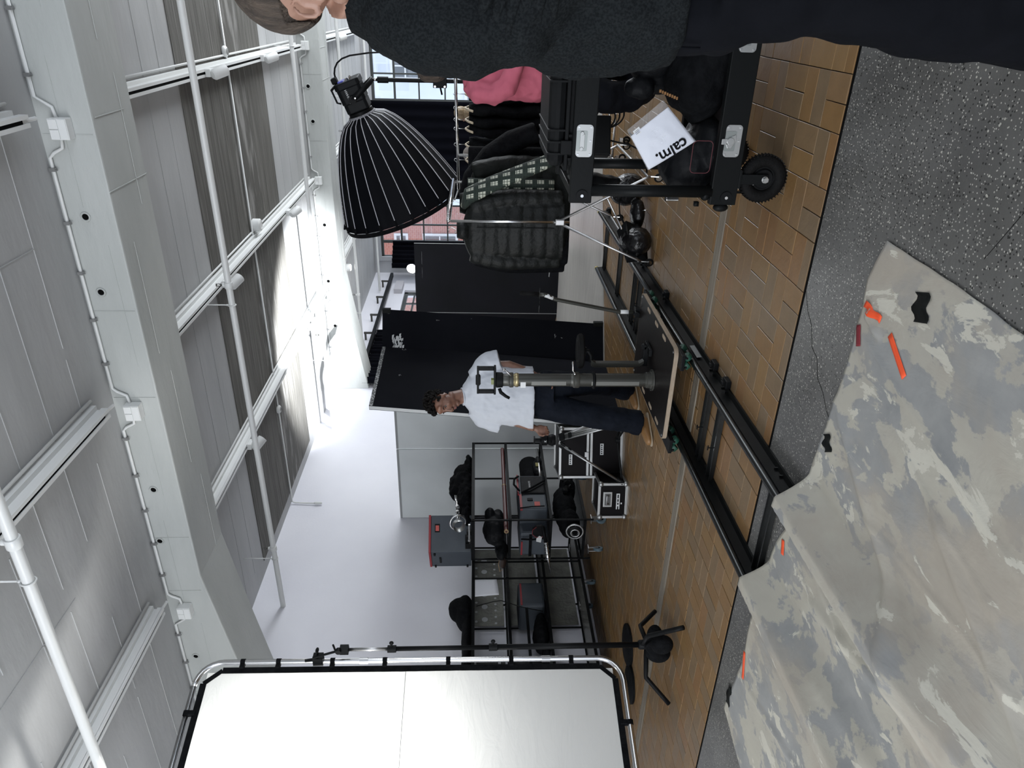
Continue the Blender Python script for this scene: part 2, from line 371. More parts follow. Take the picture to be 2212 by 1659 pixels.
# ================================================================ OUTSIDE
M_redbrick=mat('red brick facade',(.28,.075,.050),.9)
def bricktex(m,c1,c2,mort,scale):
    N,L,b=nodes(m); tc=N.new('ShaderNodeTexCoord'); mp=N.new('ShaderNodeMapping'); mp.inputs['Rotation'].default_value=(PI/2,0,0); bt=N.new('ShaderNodeTexBrick')
    L.new(tc.outputs['Object'],mp.inputs[0]); L.new(mp.outputs[0],bt.inputs['Vector']); bt.inputs['Color1'].default_value=(*c1,1); bt.inputs['Color2'].default_value=(*c2,1); bt.inputs['Mortar'].default_value=(*mort,1); bt.inputs['Scale'].default_value=scale
    L.new(bt.outputs['Color'],b.inputs['Base Color'])
bricktex(M_redbrick,(.30,.10,.075),(.36,.135,.10),(.40,.24,.20),2.2)
M_paleb=mat('pale blue-white render',(.50,.56,.64),.8,c2=(.60,.65,.72),scale=.6)
M_winpane=mat('distant window pane',(.05,.06,.07),.2)
M_winframe=mat('distant window frame',(.6,.62,.64),.6)
def building(name,label,m,x0,x1,y,h,wins,d=7,base=-8):
    t=thing(name,label,'building',((x0+x1)/2,y+d/2,base))
    q=MB(); q.b2((x0,y,base),(x1,y+d,h)); part('facade',q,m,t)
    q=MB(); q.b2((x0-.1,y-.25,h),(x1+.1,y+d,h+.35)); part('cornice',q,M_winframe,t)
    for (x,z,w_,h_) in wins:
        f=MB(); f.b2((x-w_/2-.14,y-.10,z-.14),(x+w_/2+.14,y+.05,z+h_+.14)); fo=part('window',f,M_winframe,t)
        p=MB(); p.b2((x-w_/2,y-.13,z),(x+w_/2,y-.09,z+h_)); part('pane',p,M_winpane,fo)
        p=MB(); p.b2((x-.03,y-.15,z),(x+.03,y-.12,z+h_)); p.b2((x-w_/2,y-.15,z+h_*.5),(x+w_/2,y-.12,z+h_*.5+.06)); part('sash_bar',p,M_winframe,fo)
    return t
building('brick_building','red brick building outside the far window, left part of the view',M_redbrick,-26,-10.2,40,16,[(-14.6,4.8,1.5,.55),(-14.6,2.2,1.5,.6),(-12.4,2.6,1.1,1.7),(-12.4,5.4,1.1,.5),(-18,4,1.2,1.6),(-22,4,1.2,1.6)])
building('pale_building','pale blue-white rendered building outside the far window behind the standing man in grey',M_paleb,-8.6,14,34,18,[(-3.1,6.2,.9,1.1),(-2.6,3.9,.9,1.1),(-5.2,6.6,.9,1.1),(-.5,6.3,.9,1.1),(-4.2,1.2,.9,.6),(2,6,.9,1.1)])
building('red_corner_building','reddish brick building seen through the small side window',M_redbrick,-40,-27.5,50,20,[(-34.0,5,1.5,2.2),(-31.0,5,1.5,2.2)])
M_leaf=mat('green leaves',(.06,.10,.03),.7,c2=(.12,.17,.06),scale=3)
M_bark=mat('bark',(.10,.08,.06),.9)
tr=thing('street_tree','leafy green street tree in front of the red brick building','tree',(-12.2,33,-7))
q=MB(); q.tube([(-12.2,33,-7),(-12.1,33,-2),(-12.3,33.1,1)],[.18,.14,.06],8); part('trunk',q,M_bark,tr,smooth=True)
lv=MB(); rr=random.Random(3)
for i in range(1500):
    a=rr.uniform(0,2*PI); u=rr.uniform(-1,1); R_=rr.uniform(.5,1)**.5
    p=V((-11.9+1.9*R_*math.cos(a)*math.sqrt(1-u*u),33+1.5*R_*math.sin(a)*math.sqrt(1-u*u),.7+3.0*R_*u)); s_=.12
    d1=V((rr.uniform(-1,1),rr.uniform(-1,1),rr.uniform(-1,1))).normalized()*s_; d2=d1.cross(V((rr.uniform(-1,1),rr.uniform(-1,1),1))).normalized()*s_*.6
    lv.add([p-d1,p-d2,p+d1,p+d2],[(0,1,2,3)])
part('foliage',lv,M_leaf,tr,kind='stuff')

# ================================================================ CEILING SERVICES
def pipe(name,label,y,z,xa,xb,r,heads,hang,elb=None):
    t=thing(name,label,'pipe',((xa+xb)/2,y,z-r))
    q=MB(); q.tube([(xa,y,z),(xb,y,z)],r,14); part('pipe',q,M_pipe,t,smooth='a')
    for x in heads:
        q=MB(); q.lathe([(r*1.25,-.03),(r*1.3,-.028),(r*1.3,.028),(r*1.25,.03)],(x,y,z),(1,0,0),16); q.cyl((x,y,z+r+.012),.017,.03); c=part('coupling',q,M_pipe,t,smooth='a')
        q=MB(); q.cyl((x,y,z+r+.035),.012,.02); q.tube([(x-.010,y,z+r+.045),(x-.014,y,z+r+.065),(x-.004,y,z+r+.08)],.003,6); q.tube([(x+.010,y,z+r+.045),(x+.014,y,z+r+.065),(x+.004,y,z+r+.08)],.003,6); q.cyl((x,y,z+r+.083),.016,.003); part('sprinkler_head',q,M_steel if y<5 else M_olive,c)
    for x in hang:
        q=MB(); q.torus((x,y,z),r+.006,.005,(1,0,0),16,6); q.cyl((x,y,z+r+.014),.008,.02); q.tube([(x,y,z+r),(x,y,CZ)],.005,6); part('hanger',q,M_pipe,t,smooth=True)
    return t
pipe('sprinkler_pipe','white sprinkler pipe crossing the ceiling nearest the camera, ringed by a coupling and head',2.92,3.72,2.9,-6.5,.030,[-2.46,.6],[-2.72,.3])
pipe('sprinkler_pipe','white sprinkler pipe crossing below the bare dark concrete strip',6.5,3.72,2.9,-6.5,.030,[-2.42,-5.6,.9],[-2.62,-5.75,.3])
pipe('sprinkler_pipe','thin white sprinkler pipe just before the second ceiling beam, through the bright ceiling patch',10.55,3.83,2.9,-6.5,.028,[-4.75,-.2],[-5.2,-.6])
pipe('sprinkler_pipe','white sprinkler pipe in the dim bay beyond the second beam, nearer the beam',14.0,3.82,2.9,-6.45,.028,[-5.4,-2.2],[-5.8,-1.6])
pipe('sprinkler_pipe','white sprinkler pipe high in front of the far windows',17.0,3.80,2.9,-6.45,.028,[-3.1],[-4.1])
t=thing('drain_pipe','thick white drain pipe with elbow joints beside the second beam',"pipe",(-5.6,11.3,3.8))
q=MB(); q.tube([(-6.5,10.9,3.83),(-5.75,10.9,3.83)],.055,14); q.tube([(-5.75,10.9,3.83),(-5.62,10.9,3.85),(-5.55,11.0,3.87),(-5.5,11.15,3.87)],.06,14); q.tube([(-5.5,11.15,3.87),(-5.2,11.9,3.83)],.045,12); part('pipe',q,M_pipe,t,smooth='a')
for c in ((-5.78,10.9,3.83),): q=MB(); q.lathe([(.07,-.03),(.07,.03)],c,(1,0,0)); part('coupling',q,M_pipe,t)
q=MB(); q.lathe([(.062,-.03),(.062,.03)],(-5.42,11.36,3.86),(.3,.75,-.04)); part('coupling',q,M_pipe,t)

def conduit(label,y,z,xs,path):
    t=thing('conduit',label,'conduit',(path[0][0],y,z)); q=MB(); q.tube(path,.011,8); part('tube',q,M_pipe,t,smooth=True)
    for x in xs: q=MB(); q.box((x,y-.004,z),(.022,.03,.036)); q.cyl((x,y-.012,z-.024),.006,.018,(0,0,1),8); part('clip',q,M_steel,t)
bxs=[-.757,-2.75,-4.76]
def seg(y,z,a,b,label):   # conduit running from box a to box b in the beam/ceiling corner
    conduit(label,y,z,[a-.25-.34*i for i in range(int((a-b-.35)/.34)+1)],[(a-.05,y,z-.10),(a-.12,y,z-.09),(a-.15,y,z-.03),(a-.18,y,z),(b+.18,y,z),(b+.15,y,z-.03),(b+.12,y,z-.09),(b+.05,y,z-.10)])
for nm,y,xs in (('first',4.745,bxs),('second',11.985,[-.67,-2.65,-4.63])):
    seg(y,4.055,xs[0],xs[1],'thin white conduit along the %s beam between its right and middle boxes'%nm)
    seg(y,4.055,xs[1],xs[2],'thin white conduit along the %s beam between its middle and left boxes'%nm)
    conduit('thin white conduit along the %s beam from its left box to the wall'%nm,y,4.055,[xs[2]-.3-.35*i for i in range(5)],[(xs[2]-.05,y,3.955),(xs[2]-.12,y,3.965),(xs[2]-.18,y,4.055),(-6.5,y,4.055)])
    conduit('thin white conduit along the %s beam running off to the right'%nm,y,4.055,[xs[0]+.3+.35*i for i in range(6)],[(xs[0]+.05,y,3.955),(xs[0]+.12,y,3.965),(xs[0]+.18,y,4.055),(2.95,y,4.055)])
def jbox(x,y,z,label):
    t=thing('junction_box',label,'box',(x,y,z-.055)); q=MB(); q.b2((x-.062,y-.075,z-.055),(x+.062,y-.002,z+.055)); part('housing',q,M_white,t,bevel=.004)
    q=MB(); q.b2((x-.058,y-.082,z-.002),(x-.002,y-.074,z+.05)); part('cover',q,M_white,t,bevel=.002)
    q=MB(); q.b2((x+.002,y-.082,z-.002),(x+.058,y-.074,z+.05)); part('cover',q,M_white,t,bevel=.002)
    q=MB(); q.b2((x-.058,y-.080,z-.052),(x+.058,y-.074,z-.006)); part('cover',q,M_white,t,bevel=.002)
for x,s_ in zip(bxs,('right','middle','left')): jbox(x,4.76,3.93,'white electrical box on the first beam, %s of three'%s_)
for x,s_ in zip([-.67,-2.65,-4.63],('right','middle','left')): jbox(x,12.0,3.955,'white electrical box on the second beam, %s of three'%s_)

def track(x,y0,y1,label):
    t=thing('lighting_track',label,'light track',(x,(y0+y1)/2,3.95))
    q=MB(); q.b2((x-.035,y0,3.965),(x+.035,y1,4.0)); q.b2((x-.035,y0,3.95),(x-.012,y1,3.967)); q.b2((x+.012,y0,3.95),(x+.035,y1,3.967)); part('rail',q,M_white,t)
    q=MB(); q.b2((x-.012,y0+.05,3.9605),(x+.012,y1-.05,3.966)); part('slot',q,M_dark,t)
    q=MB(); q.b2((x-.055,y0,4.03),(x+.055,y1,CZ)); part('trunking',q,M_white,t)
    q=MB(); q.b2((x-.02,y0,4.0),(x+.02,y1,4.03)); part('spacer',q,M_white,t)
    q=MB(); q.tube([(x+.09,y0,4.06),(x+.09,y1,4.06)],.011,8); part('conduit',q,M_pipe,t,smooth=True)
    q=MB(); q.tube([(x,y0 if y0>5 else y1,3.98),(x,(y0-.03) if y0>5 else y1+.1,3.97)],.012,8); part('feed',q,M_white,t)
track(-.675,5.40,11.7,'white ceiling track before the tall man, carrying two white spotlights')
track(-2.59,5.40,11.7,'white ceiling track in the middle bay with a drum shaped fitting beside it')
track(-4.46,5.40,11.7,'white ceiling track running into the bright ceiling patch')
track(-.675,-1.5,4.45,'white ceiling track nearest the camera, top right corner of the upright room')
track(-2.60,-1.5,4.45,'white ceiling track nearest the camera, middle of three, casting a shadow')
track(-4.48,-1.5,4.45,'white ceiling track nearest the camera and the diffusion frame')
track(-.675,12.8,17.6,'white ceiling track beyond the second beam near the tall man'"'"'s collar')
track(-2.6,12.8,17.6,'white ceiling track beyond the second beam above the big black softbox')
track(-4.5,12.8,17.6,'white ceiling track beyond the second beam carrying the lit disc lamp')
M_glow=mat('lit lamp face',(1,1,1),.5,emit=((1,.97,.9),14))
def spot(x,y,label,d=(-.35,.8,-.5),lit=False):
    t=thing('track_spotlight',label,'spotlight',(x,y,3.78)); q=MB(); q.b2((x-.035,y-.06,3.905),(x+.035,y+.06,3.95)); part('adaptor',q,M_white,t,bevel=.004)
    q=MB(); q.tube([(x,y,3.905),(x,y,3.86)],.012,8); part('joint',q,M_chrome,t)
    dd=V(d).normalized(); c=V((x,y,3.845)); q=MB(); q.lathe([(.001,-.075),(.035,-.07),(.05,-.05),(.052,.085),(.046,.085),(.044,.06)],c,dd,20,False); h=part('lamp_head',q,M_white,t,smooth='a')
    q=MB(); q.cyl(c+dd*.055,.045,.004,dd); part('lens',q,M_glow if lit else M_steel,h)
spot(-.675,7.53,'white track spotlight nearest the tall man, lower of the pair on its track',(.25,.75,-.6))
spot(-.675,9.48,'white track spotlight farther along beside the smoke detector',(.25,.75,-.6))
spot(-2.59,7.03,'white track spotlight under the sprinkler pipe by the bare concrete',(.35,.8,-.4))
spot(-2.59,9.76,'white track spotlight near the bright ceiling patch on the middle track',(.35,.8,-.5))
spot(-4.46,6.92,'white track spotlight on the track over the shelving',(.45,.7,-.45))
spot(-4.46,10.2,'white track spotlight inside the blown-out bright ceiling patch',(.5,.3,-.7))
spot(-.675,14.6,'white track spotlight beyond the second beam near the tall man'"'"'s collar',(.25,.75,-.6))
q=MB(); q.lathe([(.001,0),(.07,0),(.075,.03),(.075,.085)],(-4.86,14.12,3.95)); lt=thing('ceiling_disc_lamp','small lit disc lamp on the dim ceiling beyond the second beam','lamp',(-4.86,14.12,3.95)); part('housing',q,M_white,lt,smooth='a')
q=MB(); q.cyl((-4.86,14.12,3.947),.06,.006); part('diffuser',q,M_glow,lt)
q=MB(); q.lathe([(.06,.10),(.075,.09),(.075,.01),(.065,0),(.001,0)],(-2.44,8.6,3.97)); dr=thing('drum_fitting','white drum shaped ceiling fitting on the bare concrete by the middle track','fitting',(-2.44,8.6,3.97)); part('housing',q,M_white,dr,smooth='a')
q=MB(); q.torus((-2.44,8.6,3.97),.045,.003); part('trim_ring',q,M_white,dr)
for (x,y,l) in ((-.55,8.47,'white round smoke detector on the bare concrete beside the near track'),(-4.92,8.5,'white round smoke detector on the bare concrete toward the left wall')):
    t=thing('smoke_detector',l,'detector',(x,y,4.03)); q=MB(); q.lathe([(.052,.05),(.058,.04),(.055,.02),(.04,.004),(.001,0)],(x,y,4.02)); part('housing',q,M_white,t,smooth='a')
    q=MB(); [q.torus((x,y,4.021+.0),.012*i,.0015) for i in (1,2,3)]; part('grille',q,M_olive,t)
conduit('thin white conduit along the middle of the bare concrete strip, dropping down the left wall',8.5,4.055,[],[(2.5,8.5,4.055),(-6.46,8.5,4.055),(-6.47,8.49,4.0),(-6.47,8.47,3.72)])
t=thing('wall_bracket','small white tapered bracket at the foot of the wall conduit','bracket',(-6.47,8.47,3.66)); q=MB(); q.lathe([(.004,0),(.018,.02),(.02,.10),(.012,.12)],(-6.465,8.47,3.62)); part('cap',q,M_pipe,t)
# lit flood lamp on the far side
t=thing('flood_lamp','bright lit round lamp above the grey-black flat','lamp',(-5.05,15.0,2.6)); q=MB(); q.lathe([(.02,-.10),(.07,-.08),(.11,.0),(.115,.02)],(-5.17,15.0,2.80),(-.2,-1,.1),20,False); part('housing',q,M_black,t,smooth='a')
q=MB(); q.cyl((-5.17,14.985,2.80),.105,.01,(-.2,-1,.1),24); part('lens',q,M_glow,t); q=MB(); q.tube([(-5.17,15.05,2.75),(-5.12,15.05,2.5),(-5.12,15.05,0)],.015,8); part('stand',q,M_black,t)
light('POINT','flood_glow',(-5.2,14.8,2.8),(0,0,0),12,shadow_soft_size=.1)
# ================================================================ GROUND CLOTH
M_cloth=mat('mottled painted canvas',(.30,.29,.255),.85)
def canvas():
    N,L,b=nodes(M_cloth); tc=N.new('ShaderNodeTexCoord')
    def nz(s,d,st=(1,1,1),dist=0):
        mp=N.new('ShaderNodeMapping'); mp.inputs['Scale'].default_value=st; L.new(tc.outputs['Object'],mp.inputs[0])
        n=N.new('ShaderNodeTexNoise'); n.inputs['Scale'].default_value=s; n.inputs['Detail'].default_value=d; n.inputs['Distortion'].default_value=dist; n.inputs['Roughness'].default_value=.62; L.new(mp.outputs[0],n.inputs['Vector']); return n.outputs['Fac']
    def ramp(s,a,b_,c1,c2):
        r=N.new('ShaderNodeValToRGB'); r.color_ramp.elements[0].position=a; r.color_ramp.elements[1].position=b_; r.color_ramp.elements[0].color=(*c1,1); r.color_ramp.elements[1].color=(*c2,1); L.new(s,r.inputs[0]); return r.outputs[0]
    def mix(f,a,b_):
        m=N.new('ShaderNodeMix'); m.data_type='RGBA'; L.new(f,m.inputs['Factor']); L.new(a,m.inputs['A']); L.new(b_,m.inputs['B']); return m.outputs['Result']
    base=ramp(nz(1.6,4),.35,.65,(.41,.39,.325),(.35,.33,.285))
    grey=ramp(nz(5,5),.3,.7,(.215,.22,.217),(.29,.29,.28))
    warm=ramp(nz(3,4),.3,.7,(.30,.27,.225),(.36,.325,.27))
    f1=ramp(nz(4.6,12,(1.3,.8,1),.25),.49,.515,(0,0,0),(1,1,1)); f2=ramp(nz(1.6,5,(1,.7,1),.2),.48,.62,(0,0,0),(1,1,1))
    col=mix(f1,base,grey); col=mix(f2,col,warm)
    pale=ramp(nz(5.0,10,(1.4,.7,1),.6),.585,.60,(0,0,0),(1,1,1)); pc=N.new('ShaderNodeRGB'); pc.outputs[0].default_value=(.49,.47,.40,1); col=mix(pale,col,pc.outputs[0])
    L.new(col,b.inputs['Base Color'])
    bp=N.new('ShaderNodeBump'); bp.inputs['Strength'].default_value=.35; bp.inputs['Distance'].default_value=.012; L.new(nz(6,6,(1,.45,1),1.2),bp.inputs['Height'])
    b2=N.new('ShaderNodeBump'); b2.inputs['Strength'].default_value=.22; b2.inputs['Distance'].default_value=.006; cr=ramp(nz(7,3,(1,.4,1),.5),.40,.60,(0,0,0),(1,1,1)); L.new(cr,b2.inputs['Height']); L.new(bp.outputs[0],b2.inputs['Normal']); L.new(b2.outputs[0],b.inputs['Normal'])
canvas()
FE=[(-.690,2.335),(-.85,2.395),(-.93,2.38),(-1.16,2.375),(-1.465,2.40),(-1.60,2.42),(-1.80,2.44),(-1.90,2.45),(-2.05,2.50),(-2.21,2.565),(-2.49,2.60),(-2.74,2.62),(-3.05,2.60),(-3.25,2.63),(-3.45,2.67),(-3.62,2.66),(-3.9,2.60),(-4.3,2.56),(-5.2,2.5)]
def fedge(x):
    for a,b in zip(FE,FE[1:]):
        if b[0]<=x<=a[0]: t=(x-a[0])/(b[0]-a[0]); return a[1]+(b[1]-a[1])*t
    return FE[0][1] if x>FE[0][0] else FE[-1][1]
RX=lambda y:-1.905-.018*(y-3); LX=lambda y:-2.50-.018*(y-3)
def clothz(x,y):
    z=.004
    fade=max(0,min(1,(y-.75)/.75))
    for X_,hh in ((RX(y)+.02,.122),(LX(y)+.02,.118)):
        d=abs(x-X_); w_=.17+.05*math.sin(y*3+X_)
        flatw=.028
        q=max(0,1-max(0,d-flatw)/w_); z=max(z,.004+hh*fade*q**1.6)
    z+=.006*max(0,noise.noise(V((x*2.2,y*1.1,0))))
    # sharp folds
    for (ax,ay,bx,by,h,wd) in ((-2.10,1.10,-1.36,2.36,.014,.022),(-1.34,1.72,-1.75,.9,.020,.03),(-1.05,2.28,-1.30,1.25,.008,.015),(-2.02,2.3,-2.35,1.0,.010,.02),(-3.1,2.5,-2.7,1.2,.012,.02),(-.95,2.33,-1.0,2.22,.02,.02),(-1.62,2.2,-1.55,1.0,.007,.012),(-1.25,2.0,-1.45,1.3,.007,.012),(-2.2,2.2,-2.05,1.6,.012,.03),(-2.38,2.0,-2.25,1.2,.012,.03)):
        dx,dy=bx-ax,by-ay; L2=dx*dx+dy*dy; t=((x-ax)*dx+(y-ay)*dy)/L2
        if -.1<t<1.1:
            px,py=ax+dx*t,ay+dy*t; d=math.hypot(x-px,y-py)+.012*noise.noise(V((t*6,ax,by)))
            e=max(0,min(1,t*6+.4,(1-t)*6+.4)); z+=h*e*math.exp(-(d/wd)**2)
    return z
def cl(u,v):
    xf=-.690-u*2.80
    xn=-.80-u*3.25+.04*math.sin(v*9)
    x=xf+(xn-xf)*v
    y0=fedge(xf)+.008*noise.noise(V((xf*9,0,3))); y=y0+(.15-y0)*v
    x+=.006*noise.noise(V((y*8,u*3,1)))
    return (x,y,clothz(x,y))
q=MB(); q.grid(cl,330,170); cloth=part('ground_cloth',q,M_cloth,smooth=True,solid=.003); tag(cloth,'mottled beige and grey painted canvas cloth spread over the terrazzo and the rail ends','cloth')
M_orange=mat('orange tape',(.80,.085,.02),.55); M_dred=mat('dark red tape',(.17,.012,.02),.6); M_gaff=mat('black gaffer tape',(.012,.014,.013),.55)
def tape(label,a,b,wd,m,cat='tape',ragged=0,group=None):
    a=V((*a,0));b=V((*b,0)); d=(b-a); n=V((-d.y,d.x,0)).normalized()*wd/2; k=8
    def f(u,v):
        p=a+d*u+n*(2*v-1); p=p+(n*.35*math.sin(u*9) if ragged else V((0,0,0)))
        return (p.x,p.y,(clothz(p.x,p.y) if p.y<fedge(p.x)+.0 else .002)+.0045+(.006*noise.noise(p*30) if ragged else .0))
    q=MB(); q.grid(f,k,3); o=part('tape_strip',q,m,smooth=True,solid=.0008); tag(o,label,cat,group); return o
tape('orange tape strip nearest the cloth corner, bent and slightly folded',(-.930,2.358),(-.945,2.24),.026,M_orange,ragged=.3)
tape('longest orange tape strip, straight, on the open cloth below the bent one',(-.965,2.165),(-1.055,2.025),.027,M_orange)
tape('short orange tape strip on the cloth edge between the two rails',(-2.135,2.50),(-2.20,2.475),.028,M_orange)
tape('orange tape strip on the cloth edge left of the rails',(-2.96,2.595),(-3.10,2.545),.026,M_orange)
tape('dark red tape patch at the edge of the cloth',(-1.015,2.365),(-1.085,2.33),.030,M_dred)
tape('crumpled black tape lump on the cloth near its right border',(-.775,2.065),(-.865,2.035),.075,M_gaff,ragged=1)
tape('black tape patch holding the far cloth edge by the right rail',(-1.49,2.375),(-1.55,2.335),.055,M_gaff,ragged=1)
tape('small black tape patch on the far left cloth edge',(-3.30,2.66),(-3.42,2.64),.05,M_gaff,ragged=1)

# ================================================================ DOLLY TRACK
M_railm=mat('dark anodised rail',(.035,.037,.037),.30,.85); M_railblk=mat('black rail web',(.010,.011,.011),.38)
trk=thing('dolly_track','black two-rail camera dolly track running from under the canvas to the far flats','dolly track',(-2.2,4.5,0))
def rail(xf,y0,y1,tip,gaps):
    pr=[(-.044,.0),(-.044,.010),(-.020,.016),(-.014,.066),(.014,.066),(.020,.016),(.044,.010),(.044,0)]
    q=MB(); q.loft([[(xf(y)+a,y,z) for a,z in pr] for y in (y0,y1)])
    r_=part('rail',q,M_railblk,trk)
    q=MB(); q.tube([(xf(y0),y0,.082),(xf(y1),y1,.082)],.0195,16); q.box((xf(y0),0,0),(.0001,.0001,.0001)); part('tube',q,M_railm,r_,smooth='a')
    if tip: q=MB(); q.lathe([(.020,-.015),(.021,0),(.012,.012)],(xf(y1),y1+.005,.082),(0,1,0)); part('end_cap',q,mat('yellow plastic',(.55,.42,.06),.5),r_,smooth='a')
    for g in gaps: q=MB(); q.b2((xf(g)-.047,g-.012,.0),(xf(g)+.047,g+.012,.012)); q.torus((xf(g),g,.082),.0198,.0012,(0,1,0),16,5); part('joint_plate',q,M_railm,r_)
rail(RX,1.8,7.65,True,[3.57]); rail(LX,1.8,7.55,True,[3.57])
for y,pad in ((2.66,1),(3.47,1),(3.70,1),(4.9,1),(5.72,1),(5.93,1),(6.65,1),(7.46,1)):
    q=MB(); q.b2((LX(y)-.03,y-.032,.004),(RX(y)+.03,y+.032,.013)); q.b2((LX(y)-.03,y-.034,.004),(RX(y)+.03,y-.028,.03)); q.b2((LX(y)-.03,y+.028,.004),(RX(y)+.03,y+.034,.03)); s=part('sleeper',q,M_railm,trk)
    if pad and y not in(1.95,2.66):
        for X_ in (RX(y)+.072,LX(y)-.072): q=MB(); q.box((X_,y,.016),(.045,.07,.03)); q.box((X_,y,.038),(.02,.03,.018)); part('foot',q,M_blackpl,s,bevel=.004)
    if y in (3.47,3.70,5.72): q=MB(); q.tube([(-2.27,y,.013),(-2.27,y,.055)],.004,6); q.box((-2.27,y,.056),(.03,.006,.006)); part('locking_pin',q,M_black,s)
q=MB(); q.b2((-2.30,3.445,.0135),(-2.20,3.485,.0142)); part('label',q,M_label,trk)
q=MB(); q.box((RX(3.95)+.030,3.98,.045),(.0012,.17,.03),Matrix.Rotation(-.1,3,'Y')); part('label',q,mat('grey label',(.16,.17,.165),.5),trk)

# ================================================================ CAMERA DOLLY
M_board=mat('brown-black phenolic board',(.020,.017,.016),.36,c2=(.028,.024,.023),scale=3,bump=.05,bscale=60)
M_ply=mat('plywood edge',(.26,.20,.14),.6,c2=(.34,.27,.20),scale=20,stretch=(1,1,8))
M_green=mat('dark green wheels',(.010,.060,.038),.5); M_anod=mat('olive anodised tube',(.040,.040,.034),.35,.4); M_anodp=mat('lighter olive panel',(.13,.13,.118),.4,.4)
dl=thing('camera_dolly','camera dolly with dark wooden deck, green wheels, olive pedestal column, round seat and push bar','dolly',(-2.19,4.42,.0))
bx0,bx1,by0,by1,bz=-2.52,-1.86,3.93,4.93,.19
def rr_poly(x0,x1,y0,y1,r,n=6):
    p=[]
    for cx,cy,a0 in ((x1-r,y0+r,-90),(x1-r,y1-r,0),(x0+r,y1-r,90),(x0+r,y0+r,180)):
        for i in range(n+1): a=math.radians(a0+90*i/n); p.append((cx+r*math.cos(a),cy+r*math.sin(a)))
    return p
q=MB(); q.prism(rr_poly(bx0,bx1,by0,by1,.05),bz-.027,bz-.001); dk=part('deck',q,M_ply,dl)
q=MB(); q.prism(rr_poly(bx0+.006,bx1-.006,by0+.006,by1-.006,.046),bz-.001,bz); part('deck_surface',q,M_board,dk)
for (x,y,dx,dy) in ((-1.90,4.20,0,1),(-1.90,4.42,0,1),(-1.90,4.66,0,1),(-2.475,4.12,0,1),(-2.475,4.32,0,1),(-2.475,4.55,0,1)):
    q=MB(); q.prism(rr_poly(x-.014,x+.014,y-.045,y+.045,.013),bz+.0002,bz+.0012); part('grip_slot',q,M_ply,dk)
q=MB()
for x in (bx0+.03,bx1-.03):
    for y in (by0+.03,by1-.03): q.cyl((x,y,bz+.001),.008,.003)
part('bolt',q,M_steel,dk)
for X_,side in ((-1.92,1),(-2.518,-1)):
    for y in (3.90,4.02,4.84,4.96):
        q=MB()
        for s_ in (1,-1):
            c=V((X_+s_*.028,y,.117)); ax=V((s_*.7,0,-.7)).normalized(); ax=V((.7*s_,0,.7)); q.lathe([(.010,-.017),(.024,-.017),(.027,-.012),(.027,.012),(.024,.017),(.010,.017)],c,ax,16)
        w_=part('wheel_pair',q,M_green,dl,smooth='a')
        q=MB(); [q.cyl(V((X_+s_*.028,y,.117))+V((.7*s_,0,.7))*.018,.007,.006,(.7*s_,0,.7),8) for s_ in (1,-1)]; part('axle_bolt',q,M_chrome,w_)
    for y in (3.96,4.90):
        q=MB(); q.box((X_,y,.150),(.10,.20,.022)); q.box((X_+.035,y,.135),(.012,.19,.03),Matrix.Rotation(.5,3,'Y')); q.box((X_-.035,y,.135),(.012,.19,.03),Matrix.Rotation(-.5,3,'Y')); part('truck',q,M_black,dl,bevel=.003)
cx,cy=-2.283,4.34
q=MB(); q.lathe([(.062,bz),(.062,.205),(.056,.21),(.056,.235),(.050,.24),(.050,.25)],(cx,cy,0)); q.cyl((cx,cy,.198),.075,.012); b_=part('column_base',q,M_olive,dl,smooth='a')
q=MB(); q.lathe([(.046,.25),(.046,.70)],(cx,cy,0),n=28); lc=part('lower_column',q,M_anod,dl,smooth='a')
q=MB(); q.b2((cx-.020,cy-.0475,.29),(cx+.012,cy-.035,.62)); part('inset_panel',q,M_anodp,lc,bevel=.003)
q=MB(); q.lathe([(.052,.70),(.055,.705),(.055,.735),(.050,.74),(.046,.745),(.046,.76)],(cx,cy,0),n=28); cl_=part('clamp_ring',q,M_olive,dl,smooth='a')
q=MB(); q.tube([(cx+.05,cy-.02,.735),(cx+.075,cy-.03,.737),(cx+.085,cy-.03,.75),(cx+.155,cy-.03,.755)],.006,8); q.ell((cx+.06,cy-.025,.735),.010); part('lever',q,M_chrome,cl_,smooth=True)
q=MB(); q.lathe([(.044,.745),(.044,1.13)],(cx,cy,0),n=28); uc=part('upper_column',q,M_anod,dl,smooth='a')
q=MB(); q.b2((cx-.020,cy-.0455,.79),(cx+.012,cy-.034,1.03)); part('inset_panel',q,M_anodp,uc,bevel=.003)
q=MB(); q.box((cx-.016,cy-.0435,1.085),(.042,.002,.036)); part('label',q,M_label,uc)
q=MB(); q.lathe([(.047,1.115),(.049,1.12),(.049,1.135),(.046,1.14),(.043,1.145),(.043,1.155)],(cx,cy,0)); part('gold_ring',q,mat('brass ring',(.30,.25,.14),.35,.8),uc,smooth='a')
q=MB(); q.lathe([(.050,1.15),(.052,1.155),(.052,1.175),(.046,1.18),(.043,1.185),(.043,1.22)],(cx,cy,0)); c2_=part('clamp_ring',q,M_olive,dl,smooth='a')
q=MB(); q.tube([(cx+.045,cy-.03,1.165),(cx+.062,cy-.04,1.175),(cx+.10,cy-.04,1.215)],.007,8); q.ell((cx+.10,cy-.04,1.216),.010); part('lever',q,M_steel,c2_,smooth=True)
q=MB(); q.lathe([(.046,1.22),(.052,1.225),(.054,1.265),(.040,1.27)],(cx,cy,0)); bw=part('bowl_mount',q,M_black,dl,smooth='a')
q=MB(); q.tube([(cx-.05,cy-.03,1.245),(cx-.075,cy-.04,1.235),(cx-.10,cy-.05,1.20),(cx-.112,cy-.055,1.175)],[.012,.013,.011,.010],10); part('pan_handle',q,M_black,bw,smooth=True)
